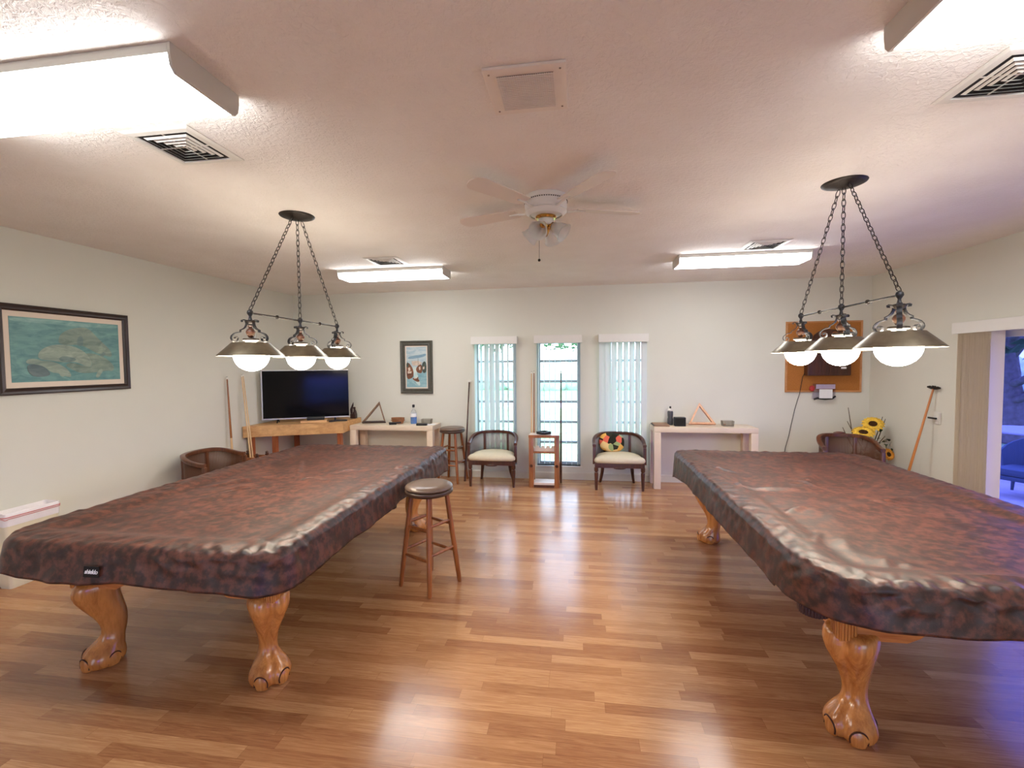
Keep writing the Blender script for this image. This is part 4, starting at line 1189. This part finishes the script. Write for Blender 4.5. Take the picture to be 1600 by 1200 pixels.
def bridge(a, b, hd, label, stick, head, w=.05):
    a, b = Vector(a), Vector(b); L = (b - a).length
    r = thing('bridge_stick', label, 'bridge stick', a, 0, 'cue bridge sticks')
    r.rotation_mode = 'QUATERNION'; r.rotation_quaternion = Vector((0, 0, 1)).rotation_difference(b - a)
    bm = B(); lathe(bm, [(0, 0), (.012, 0), (.0145, .01), (.009, L - .02), (0, L - .02)], 12); obj('shaft', bm, stick, r, 50)
    bm = B(); hd = r.rotation_quaternion.inverted() @ Vector(hd).normalized(); hd.z = 0; hd.normalize()
    e = hd; u = Vector((-e.y, e.x, 0))
    poly = [(-w, 0), (-w, .014), (-w * .6, .022), (-w * .45, .01), (-w * .15, .026), (0, .012), (w * .15, .026), (w * .45, .01), (w * .6, .022), (w, .014), (w, 0), (w * .3, -.012), (-w * .3, -.012)]
    A_ = [bm.verts.new(e * x + u * .006 + Vector((0, 0, L - .012 + z))) for x, z in poly]; B_ = [bm.verts.new(e * x - u * .006 + Vector((0, 0, L - .012 + z))) for x, z in poly]
    bm.faces.new(A_); bm.faces.new(B_[::-1])
    for k in range(len(poly)): bm.faces.new((A_[k], B_[k], B_[(k + 1) % len(poly)], A_[(k + 1) % len(poly)]))
    obj('bridge_head', bm, head, r, 0)
    return r
bridge((-1.56, 6.05, 0), (-1.535, 6.285, 1.39), (1, 0, 0), 'dark bridge stick with a white head beside the back wall stool', 'cuedark', 'white', .032)
bridge((3.345, 5.27, 0), (3.635, 5.23, 1.345), (0, 1, .2), 'orange wood bridge stick leaning on the wall near the sliding door', 'orange', 'bronze', .08)

# small wall bracket
r = thing('wall_bracket', 'small white wall bracket with a dark bar beside the leaning stick', 'wall bracket', (XR, 5.19, 1.025))
bm = B(); box(bm, -.03, -.001, -.035, .035, -.03, .06, .006); box(bm, -.02, -.001, -.028, .028, -.06, -.031, .003); obj('housing', bm, 'white', r, 30)
bm = B(); box(bm, -.05, -.031, -.02, .085, -.010, .008, .004); obj('bar', bm, 'dark', r, 30)

# ------------------------------------------------------------------ pictures
def frame_bm(w, h, fw_, dep, y1=0):
    bm = B()
    def ring(prof):
        c = [(-1, -1), (1, -1), (1, 1), (-1, 1)]; rows = []
        for ins, dy in prof: rows.append([bm.verts.new((sx * (w / 2 - ins), dy, sz * (h / 2 - ins))) for sx, sz in c])
        for a, b in zip(rows, rows[1:]):
            for k in range(4): bm.faces.new((a[k], a[(k + 1) % 4], b[(k + 1) % 4], b[k]))
    ring([(0, -.001), (0, -dep * .8), (fw_ * .15, -dep), (fw_ * .5, -dep * .8), (fw_ * .8, -dep * .9), (fw_, -dep * .6), (fw_, -.001), (0, -.001)])
    return bm
def print_mesh(name, w, h, y, polys, base_mat, mats, parent):
    bm = B(); box(bm, -w / 2, w / 2, y, y + .002, -h / 2, h / 2)
    for i, (mi, pts) in enumerate(polys):
        if len(pts) > 5:
            for _ in range(2): pts = [q for (a, b), (c, d) in zip(pts, pts[1:] + pts[:1]) for q in ((a * .75 + c * .25, b * .75 + d * .25), (a * .25 + c * .75, b * .25 + d * .75))]
        off = y - .00035 * (i + 1)
        f = bm.faces.new([bm.verts.new((-w / 2 + u * w, off, h / 2 - v * h)) for u, v in pts]); f.material_index = mi
    me = bpy.data.meshes.new(name); bm.to_mesh(me); bm.free()
    return link(name, me, [base_mat] + mats, parent, 0)

def m_sea(name, top, bot, var):
    t = NT(name).set(.5, 0, .4); co = t.coords((1, 1, 3)); n = t.noise(co, 6, 5, .6, 1.2)
    r = t.ramp(n, 0, [(.3, bot), (.7, top)]); t.link(r, 0, t.b, 'Base Color'); return t.m
M['sea'] = m_sea('teal_sea_print', srgb(124, 166, 160), srgb(86, 130, 132), 0)
M['mana1'] = m_sea('grey_green_animal', srgb(150, 166, 150), srgb(100, 122, 114), 0); M['mana2'] = m_sea('pale_animal', srgb(168, 180, 164), srgb(118, 138, 128), 0)
M['mana3'] = m_sea('shaded_animal', srgb(128, 148, 140), srgb(96, 120, 120), 0); M['surf'] = m_sea('surface_glints', srgb(150, 186, 180), srgb(104, 150, 146), 0)
M['rockp'] = m_sea('dark_rock_print', srgb(112, 128, 128), srgb(84, 102, 106), 0)
def mp(pts):
    out = []
    for x, y in pts:
        u = (x - 90) / 665; t = 205 + 63 * u; b = 632 - 14 * u; out.append((max(.005, min(.995, u)), max(.005, min(.995, (y - t) / (b - t)))))
    return out
manatees = [
    (4, mp([(90, 212), (250, 225), (400, 240), (560, 252), (752, 270), (752, 290), (640, 285), (480, 275), (330, 258), (180, 245), (90, 235)])),
    (1, mp([(352, 378), (358, 335), (385, 308), (430, 288), (490, 280), (530, 282), (565, 305), (600, 345), (645, 388), (682, 422), (702, 455), (694, 476), (665, 468), (640, 458), (600, 452), (560, 430), (510, 402), (470, 390), (420, 394), (375, 390)])),
    (3, mp([(465, 395), (470, 350), (490, 330), (508, 350), (505, 395), (485, 402)])),
    (3, mp([(615, 460), (640, 440), (655, 452), (640, 470), (622, 474)])),
    (1, mp([(500, 450), (560, 448), (620, 465), (670, 492), (705, 525), (713, 548), (700, 566), (660, 562), (625, 568), (560, 575), (480, 578), (430, 555), (380, 520), (430, 505), (500, 530), (550, 540), (560, 510), (530, 470)])),
    (2, mp([(575, 605), (590, 570), (615, 545), (632, 560), (612, 590), (596, 608)])),
    (2, mp([(228, 468), (240, 432), (280, 402), (340, 388), (410, 393), (475, 415), (528, 452), (556, 508), (552, 534), (522, 538), (475, 512), (440, 502), (400, 507), (350, 502), (300, 492), (250, 488)])),
    (3, mp([(345, 480), (375, 462), (435, 474), (460, 488), (430, 504), (365, 503)])),
    (5, mp([(163, 520), (215, 512), (262, 530), (298, 575), (285, 592), (230, 600), (185, 588)])),
    (2, mp([(163, 498), (178, 482), (215, 478), (255, 495), (305, 495), (355, 518), (400, 552), (422, 590), (408, 604), (375, 592), (372, 600), (352, 594), (346, 574), (300, 572), (262, 528), (205, 514), (172, 512)]))]
PW, PH = 1.0, .695
r = thing('framed_print', 'large dark framed underwater manatee print on the left wall', 'picture', (XL, 3.245, 1.767), math.radians(90))
# local: x along wall, -y out of the wall
obj('picture_frame', frame_bm(PW, PH, .052, .03), 'frame_d', r, 0)
bm = B(); box(bm, -PW / 2 + .05, PW / 2 - .05, -.012, -.003, -PH / 2 + .05, PH / 2 - .05); obj('mat_board', bm, 'mat', r, 0)
print_mesh('print', PW - .18, PH - .19, -.0145, manatees, 'sea', ['mana1', 'mana2', 'mana3', 'surf', 'rockp'], r)

M['hsky'] = m_sea('harbour_sky', srgb(206, 212, 208), srgb(150, 180, 192), 0); M['hcloud'] = m_sea('harbour_cloud', srgb(104, 140, 162), srgb(140, 168, 182), 0)
M['hwater'] = m_sea('harbour_water', srgb(168, 200, 200), srgb(112, 160, 172), 0); M['hbrown'] = m_sea('harbour_brown', srgb(140, 92, 62), srgb(92, 58, 42), 0)
M['hgreen'] = m_sea('harbour_green', srgb(84, 100, 88), srgb(58, 66, 60), 0); M['hlight'] = m_sea('harbour_light', srgb(226, 214, 196), srgb(190, 170, 150), 0)
M['hfoam'] = m_sea('harbour_pale_water', srgb(216, 224, 214), srgb(176, 204, 202), 0)
harb = [(2, [(0, .56), (1, .56), (1, 1), (0, 1)]),
        (1, [(.08, .25), (.4, .21), (.7, .2), (.98, .16), (.98, .22), (.75, .26), (.4, .29), (.1, .3)]),
        (6, [(.3, .48), (.55, .5), (.5, .62), (.62, .8), (.7, .98), (.45, .9), (.35, .7)]),
        (5, [(.25, .35), (.6, .34), (.8, .4), (.6, .46), (.3, .46)]),
        (3, [(0, .42), (.1, .38), (.22, .45), (.3, .52), (.36, .62), (.34, .74), (.2, .79), (0, .8)]),
        (4, [(0, .42), (.06, .37), (.12, .44), (.08, .5), (0, .5)]),
        (5, [(.08, .52), (.18, .5), (.2, .58), (.1, .6)]), (5, [(.05, .6), (.26, .6), (.25, .65), (.06, .66)]),
        (3, [(.45, .55), (.6, .45), (.75, .42), (.8, .55), (.76, .66), (.55, .64)]), (4, [(.76, .45), (.88, .34), (1, .4), (1, .62), (.85, .66), (.78, .58)]),
        (5, [(.62, .5), (.7, .48), (.7, .56), (.64, .58)]), (5, [(.82, .5), (.9, .48), (.9, .54), (.83, .56)]),
        (4, [(.58, .28), (.595, .28), (.595, .5), (.58, .5)]),
        (3, [(.28, .77), (.45, .77), (.56, .75), (.6, .73), (.58, .79), (.66, .84), (.6, .87), (.45, .85), (.34, .81)]), (5, [(.34, .76), (.5, .755), (.55, .775), (.4, .79)])]
QW, QH = .482, .765
r = thing('framed_painting', 'narrow grey framed harbour painting above the cream console', 'picture', (-2.322, YB, 1.59))
obj('picture_frame', frame_bm(QW, QH, .072, .035), 'frame_g', r, 0)
bm = B(); box(bm, -QW / 2 + .07, QW / 2 - .07, -.015, -.003, -QH / 2 + .07, QH / 2 - .07); obj('liner', bm, 'mat', r, 0)
print_mesh('canvas', QW - .178, QH - .178, -.0175, harb, 'hsky', ['hcloud', 'hwater', 'hbrown', 'hgreen', 'hlight', 'hfoam'], r)

# cork board, cabinet, bag, cord
r = thing('cork_board', 'brown cork notice board on the back wall', 'notice board', (3.112, YB, 1.68))
bm = B(); box(bm, -.435, .435, -.012, -.001, -.445, .445); obj('cork_sheet', bm, 'cork', r, 0)
obj('board_frame', frame_bm(.9, .91, .022, .02), 'corkframe', r, 0)
r = thing('wall_cabinet', 'dark wooden wall cabinet with scroll crest on the cork board', 'cabinet', (3.13, YB - .022, 1.44))
bm = B(); box(bm, -.25, .25, -.09, -.001, 0, .46, .004); obj('body', bm, 'cab', r, 0)
for sx in (-1, 1):
    bm = B(); x0, x1 = (.002, .246) if sx > 0 else (-.246, -.002)
    box(bm, x0, x1, -.104, -.0905, .006, .454, .002)
    for k in range(1, 8):
        u = x0 + (x1 - x0) * k / 8; box(bm, u - .002, u + .002, -.106, -.1041, .02, .44)
    obj('door', bm, 'cab', r, 0)
bm = B(); box(bm, .13, .19, -.1085, -.1065, .085, .108); obj('plate', bm, 'paper', r, 0)
bm = B(); poly = [(-.18, .461), (.18, .461), (.17, .51), (.12, .555), (.06, .578), (0, .585), (-.06, .578), (-.12, .555), (-.17, .51)]; prism(bm, poly, 'y', -.085, -.05)
for sx in (-1, 1):
    pts = []
    for k in range(22):
        t = k / 21; a = t * 3.4 * PI; rad = .036 * (1 - t * .72)
        pts.append((sx * (.06 + rad * cos(a)), -.09, .515 + rad * sin(a)))
    tube(bm, pts, .006, 6, mi=1)
obj('crest', bm, ['cab', 'rackwood'], r, 30)
bm = B()
pts = [(2.872, 6.26, 1.47), (2.862, 6.284, 1.42), (2.845, 6.286, 1.3), (2.83, 6.288, 1.2), (2.815, 6.306, 1.12), (2.785, 6.306, 1.0), (2.745, 6.306, .8), (2.72, 6.306, .66), (2.68, 6.306, .5), (2.655, 6.3, .34)]
tube(bm, pts, .0035, 6); o = obj('power_cord', bm, 'dark', None, 60); tag(o, 'thin black cord running down the wall from the dark cabinet', 'cord')
r = thing('zip_bag', 'clear bag with a white card pinned at the cork board edge', 'bag', (3.12, YB - .0145, 1.235))
bm = B()
NX, NZ = 12, 10; fr_, bk_ = [], []
for j in range(NZ + 1):
    ra, rb = [], []
    for i in range(NX + 1):
        u, v = i / NX * 2 - 1, j / NZ * 2 - 1
        b_ = (1 - u * u) * (1 - v * v); wob = .006 * noise.noise(Vector((u * 3, v * 3, 1)))
        ra.append(bm.verts.new((u * .135, -.026 * b_ - .004 + wob * b_ * 1.5 - .012, v * .10))); rb.append(bm.verts.new((u * .135, -.0065 + .0205 * max(0, min(1, (-v - .1) / .7)), v * .10)))
    fr_.append(ra); bk_.append(rb)
for j in range(NZ):
    for i in range(NX):
        bm.faces.new((fr_[j][i], fr_[j][i + 1], fr_[j + 1][i + 1], fr_[j + 1][i])); bm.faces.new((bk_[j][i], bk_[j + 1][i], bk_[j + 1][i + 1], bk_[j][i + 1]))
obj('film', bm, 'bagc', r, 60)
bm = B(); box(bm, -.075, .08, -.052, -.05, -.085, .03); obj('card', bm, 'paper', r, 0)
bm = B(); box(bm, -.11, .115, -.045, -.038, .035, .092, .003); obj('header', bm, 'lilac', r, 0)
bm = B(); ball(bm, (-.15, -.03, .04), .034, 1, .5, 1.1, 14); obj('red_ball', bm, 'red', r, 60)
bm = B(); tube(bm, [(-.125, -.03, -.10), (-.09, -.034, -.085), (0, -.036, -.095), (.09, -.034, -.088), (.125, -.03, -.06)], .012, 8); obj('contents', bm, 'dark', r, 60)

# ------------------------------------------------------------------ sunflowers
r = thing('sunflower_arrangement', 'artificial sunflowers in a floor vase in the room corner', 'flowers', (3.36, 5.98, 0))
bm = B(); lathe(bm, [(0, 0), (.09, 0), (.1, .01), (.13, .15), (.12, .28), (.075, .4), (.085, .45), (.078, .45), (.068, .4), (0, .38)], 28); obj('vase', bm, 'pot', r, 50)
def flower(c, n, R, mat):
    c = Vector(c); n = Vector(n).normalized(); rot = Vector((0, 0, 1)).rotation_difference(n).to_matrix()
    st = B(); tube(st, [(c.x * .25, c.y * .25, .38), (c.x * .7, c.y * .7, .38 + (c.z - .38) * .6), tuple(c - n * .012)], .006, 6)
    s = obj('stem', st, 'leaf', r, 60)
    bm = B()
    for ring, (cnt, rr, lift) in enumerate(((16, R, .0), (14, R * .86, .010))):
        for k in range(cnt):
            a = 2 * PI * (k + .5 * ring) / cnt; e = Vector((cos(a), sin(a), 0)); t = Vector((-sin(a), cos(a), 0)); w = R * .19
            pr = [(.3, .5, .004), (.6, 1, .02 + lift), (.85, .7, .018 + lift), (1, .04, .004 + lift)]
            L_ = [bm.verts.new(c + rot @ (e * rr * q - t * w * ww + Vector((0, 0, h)))) for q, ww, h in pr]; R_ = [bm.verts.new(c + rot @ (e * rr * q + t * w * ww + Vector((0, 0, h)))) for q, ww, h in pr]
            for i in range(3): bm.faces.new((L_[i], R_[i], R_[i + 1], L_[i + 1]))
    o = obj('petals', bm, mat, s, 60); md = o.modifiers.new('Solidify', 'SOLIDIFY'); md.thickness = .0012
    bm = B(); prof = [(0, .028), (R * .2, .026), (R * .36, .016), (R * .4, .004), (R * .3, -.012), (0, -.014)]
    lathe(bm, prof, 24, mat=Matrix.Translation(c) @ rot.to_4x4()); obj('seed_head', bm, 'seed', s, 50)
flower((.08, -.13, .872), (-.35, -.7, .85), .115, 'yellow'); flower((-.06, -.20, .78), (-.2, -.45, .9), .12, 'yellow'); flower((.24, -.14, .52), (.2, -.9, .3), .075, 'yellow_o')
lv = B()
rl = random.Random(3)
for k in range(46):
    c = Vector((.10 + rl.uniform(-.2, .24), -.08 + rl.uniform(-.1, .1), rl.uniform(.44, .80)))
    if c.z > .62: c.x = .16 + rl.uniform(-.08, .08)
    e = Vector((rl.uniform(-1, 1), rl.uniform(-1, .3), rl.uniform(-.2, .7))).normalized(); t = e.cross(Vector((0, 0, 1))).normalized(); nn = t.cross(e); s = rl.uniform(.03, .06)
    pts = [(0, .1), (.35, .5), (.7, .42), (1, .03)]
    L_ = [lv.verts.new(c + e * s * 1.6 * a - t * s * b + nn * .01 * sin(a * 3)) for a, b in pts]; R_ = [lv.verts.new(c + e * s * 1.6 * a + t * s * b + nn * .01 * sin(a * 3)) for a, b in pts]
    for i in range(3): lv.faces.new((L_[i], R_[i], R_[i + 1], L_[i + 1]))
for v in lv.verts: v.co.x = min(v.co.x, .285); v.co.y = min(v.co.y, .3)
o = obj('leaves', lv, 'leaf', r, 60); md = o.modifiers.new('Solidify', 'SOLIDIFY'); md.thickness = .001; o['kind'] = 'stuff'
for a, b in (((-.05, -.05, .5), (-.13, -.02, 1.06)), ((.1, -.05, .5), (.235, -.04, .955)), ((-.05, -.06, .5), (-.23, -.1, .83)), ((.06, -.05, .5), (-.16, -.06, .9)), ((.1, -.05, .5), (.28, -.02, .72)), ((.12, -.05, .5), (.26, -.05, .93))):
    bm = B(); tube(bm, [a, ((a[0] * .4 + b[0] * .6) , (a[1] + b[1]) / 2, (a[2] + b[2]) / 2 + .03), b], [.004, .005, .003], 6); obj('twig', bm, 'twig', r, 60)

# ------------------------------------------------------------------ bin
r = thing('waste_bin', 'cream plastic bin with a white liner and pink drawstring', 'bin', (-4.176, 2.83, 0))
def rr4(w, d, z, rad=.02, n=4):
    out = []
    for sx, sy, a0 in ((1, 1, 0), (-1, 1, .5 * PI), (-1, -1, PI), (1, -1, 1.5 * PI)):
        for k in range(n + 1):
            a = a0 + PI / 2 * k / n; out.append(Vector((sx * (w - rad) + rad * cos(a), sy * (d - rad) + rad * sin(a), z)))
    return out
def loft(bm, loops, capb=True, capt=False):
    rows = [[bm.verts.new(p) for p in L_] for L_ in loops]; m = len(rows[0])
    for a, b in zip(rows, rows[1:]):
        for k in range(m): bm.faces.new((a[k], a[(k + 1) % m], b[(k + 1) % m], b[k]))
    if capb: bm.faces.new(rows[0][::-1])
    if capt: bm.faces.new(rows[-1])
    return bm

bm = B(); loft(bm, [rr4(.052, .150, 0), rr4(.056, .156, .03), rr4(.070, .175, .53)]); obj('bin_body', bm, 'can', r, 40)
bm = B()
loops = [rr4(.0715, .1765, .47), rr4(.073, .178, .50), rr4(.0745, .18, .535), rr4(.074, .1795, .563), rr4(.070, .175, .566), rr4(.066, .171, .556), rr4(.060, .165, .46), rr4(.05, .155, .2)]
for i, L_ in enumerate(loops):
    for k, p in enumerate(L_): p.z += .006 * noise.noise(Vector((k * .9, i * .8, 3)))
loft(bm, loops, False); obj('liner', bm, 'liner', r, 60)
bm = B(); tube(bm, rr4(.0765, .182, .538), .0035, 6, closed=True); tube(bm, [p + Vector((.0, 0, -.013 + .005 * sin(i))) for i, p in enumerate(rr4(.0765, .182, .538))], .0025, 6, closed=True); obj('drawstring', bm, 'pinkcord', r, 60)

# ------------------------------------------------------------------ outdoors
bm = B(); box(bm, -60, 60, YB + T, 80, -.35, -.25); o = obj('lawn', bm, 'lawn', None, 0); struct(o, 'mown grass outside the back windows', 'lawn')
bm = B(); box(bm, XR + T, 60, -40, YB + T, -.36, -.26); o = obj('lawn', bm, 'lawn', None, 0); struct(o, 'mown grass outside the sliding door', 'lawn')
bm = B(); box(bm, -60, XR + T, -60, YF - T, -.36, -.26); o = obj('bounce_terrace', bm, 'patio', None, 0); struct(o, 'pale unseen slab added behind the viewer to bounce daylight', 'bounce_terrace')  # added out of view, pale so that it bounces daylight indoors
bm = B(); box(bm, XR + T, 7.2, 1.0, 8.6, -.2, -.06); o = obj('patio', bm, 'patio', None, 0); struct(o, 'concrete patio outside the sliding door', 'patio')
bm = B(); box(bm, -14, 60, 19, 23, -.25, -.235); o = obj('path', bm, 'patio', None, 0); struct(o, 'pale driveway across the grass', 'path')
# patio chair
r = thing('patio_chair', 'dark patio armchair outside the sliding door', 'chair', (5.42, 6.25, -.06), math.radians(-62))
bm = B(); rows = []
for k in range(13):
    a = -PI * .95 + PI * .9 * k / 12 + PI; x, y = .31 * cos(a), .05 + .27 * sin(a)
    hgt = .48 + .24 * max(0, sin(a)) ** .8
    rows.append((Vector((x * .9, y * .9, .26)), Vector((x, y, hgt))))
V = []
for p, q in rows: V.append([bm.verts.new(p), bm.verts.new(q), bm.verts.new(q * 1.0 + Vector((q.x, q.y, 0)) * .08), bm.verts.new(p + Vector((p.x, p.y, 0)) * .10)])
for a, b in zip(V, V[1:]):
    for k in range(4): bm.faces.new((a[k], b[k], b[(k + 1) % 4], a[(k + 1) % 4]))
bm.faces.new(V[0]); bm.faces.new(V[-1][::-1]); obj('backrest', bm, 'pchair', r, 40)
bm = B(); box(bm, -.29, .29, -.28, .30, .22, .27, .01); obj('seat_base', bm, 'pchair', r, 30)
bm = B(); box(bm, -.25, .25, -.27, .20, .271, .36, .03); obj('seat_cushion', bm, 'pchair', r, 40)
for sx in (-1, 1):
    for sy in (-1, 1):
        bm = B(); tube(bm, [(sx * .25, sy * .25, .219), (sx * .28, sy * .29, 0)], [.022, .015], 10); obj('leg', bm, 'pchair', r, 40)
r = thing('patio_table', 'pale patio table beyond the patio armchair', 'table', (6.35, 7.25, -.06), 0)
bm = B(); lathe(bm, [(0, .66), (.55, .66), (.56, .675), (.55, .69), (0, .69)], 40); obj('table_top', bm, 'ptable', r, 40)
bm = B(); lathe(bm, [(0, 0), (.25, 0), (.25, .02), (.04, .05), (.035, .62), (.12, .659), (0, .659)], 24); obj('pedestal', bm, 'alu', r, 40)

def tree(loc, h, R, seed, label):
    r = thing('garden_tree', label, 'tree', loc, 0, 'trees on the grass'); q = random.Random(seed)
    bm = B(); tube(bm, [(0, 0, 0), (.06, .02, h * .25), (-.05, .1, h * .5), (.1, 0, h * .8)], [.24, .18, .14, .05], 10)
    for k in range(9):
        a = q.uniform(0, 2 * PI); z = h * q.uniform(.22, .62); l = R * q.uniform(.6, 1)
        tube(bm, [(0, 0, z), (l * .5 * cos(a), l * .5 * sin(a), z + h * .12), (l * cos(a), l * sin(a), z + h * .2)], [.09, .06, .02], 7)
    obj('trunk', bm, 'bark', r, 60)
    bm = B()
    for k in range(1500):
        a = q.uniform(0, 2 * PI); e = q.uniform(-.5, 1); rr = R * q.uniform(.45, 1) ** .6
        c = Vector((rr * cos(a) * math.sqrt(max(0, 1 - e * e * .8)), rr * sin(a) * math.sqrt(max(0, 1 - e * e * .8)), h * .68 + rr * e * .75))
        u = Vector((q.uniform(-1, 1), q.uniform(-1, 1), q.uniform(-1, 1))).normalized(); v = u.orthogonal().normalized(); s = q.uniform(.12, .26)
        vs = [bm.verts.new(c + u * s), bm.verts.new(c + v * s * .5), bm.verts.new(c - u * s), bm.verts.new(c - v * s * .5)]
        bm.faces.new(vs)
    o = obj('foliage', bm, 'foliage', r, 0); o['kind'] = 'stuff'; return r
tree((9.6, 11.6, -.25), 4.2, 3.1, 1, 'broad garden tree seen through the sliding door')
tree((14.5, 17.5, -.25), 5.6, 4.6, 2, 'farther garden tree beyond the driveway')
tree((-3.0, 27.0, -.25), 6.0, 4.0, 3, 'garden tree beyond the back windows')
bm = B()
for k in range(40):
    ball(bm, (-20 + k * 1.3, 33 + rnd.uniform(-.5, .5), .6), rnd.uniform(1.0, 1.5), seg=10)
o = obj('hedge', bm, 'hedge', None, 60); tag(o, 'long clipped hedge far beyond the back windows', 'hedge', None, 'stuff')

# ------------------------------------------------------------------ world and view
w = bpy.data.worlds.new('overcast_sky'); bpy.context.scene.world = w; w.use_nodes = True
nt = w.node_tree; bg = nt.nodes['Background']
tc = nt.nodes.new('ShaderNodeTexCoord'); sp = nt.nodes.new('ShaderNodeSeparateXYZ'); rp = nt.nodes.new('ShaderNodeValToRGB')
nt.links.new(tc.outputs['Generated'], sp.inputs[0]); nt.links.new(sp.outputs[2], rp.inputs[0])
rp.color_ramp.elements[0].position = 0; rp.color_ramp.elements[0].color = (.70, .82, 1, 1)
rp.color_ramp.elements[1].position = .6; rp.color_ramp.elements[1].color = (.55, .72, 1, 1)
nt.links.new(rp.outputs[0], bg.inputs[0]); bg.inputs[1].default_value = 6.0
sc = bpy.context.scene
sc.view_settings.view_transform = 'Standard'; sc.view_settings.look = 'None'
sc.view_settings.exposure = .6; sc.view_settings.gamma = 1; sc.view_settings.use_curve_mapping = False
sc.cycles.max_bounces = 10; sc.cycles.diffuse_bounces = 6; sc.cycles.transparent_max_bounces = 24
sc.cycles.sample_clamp_indirect = 6
sc.cycles.use_denoising = True
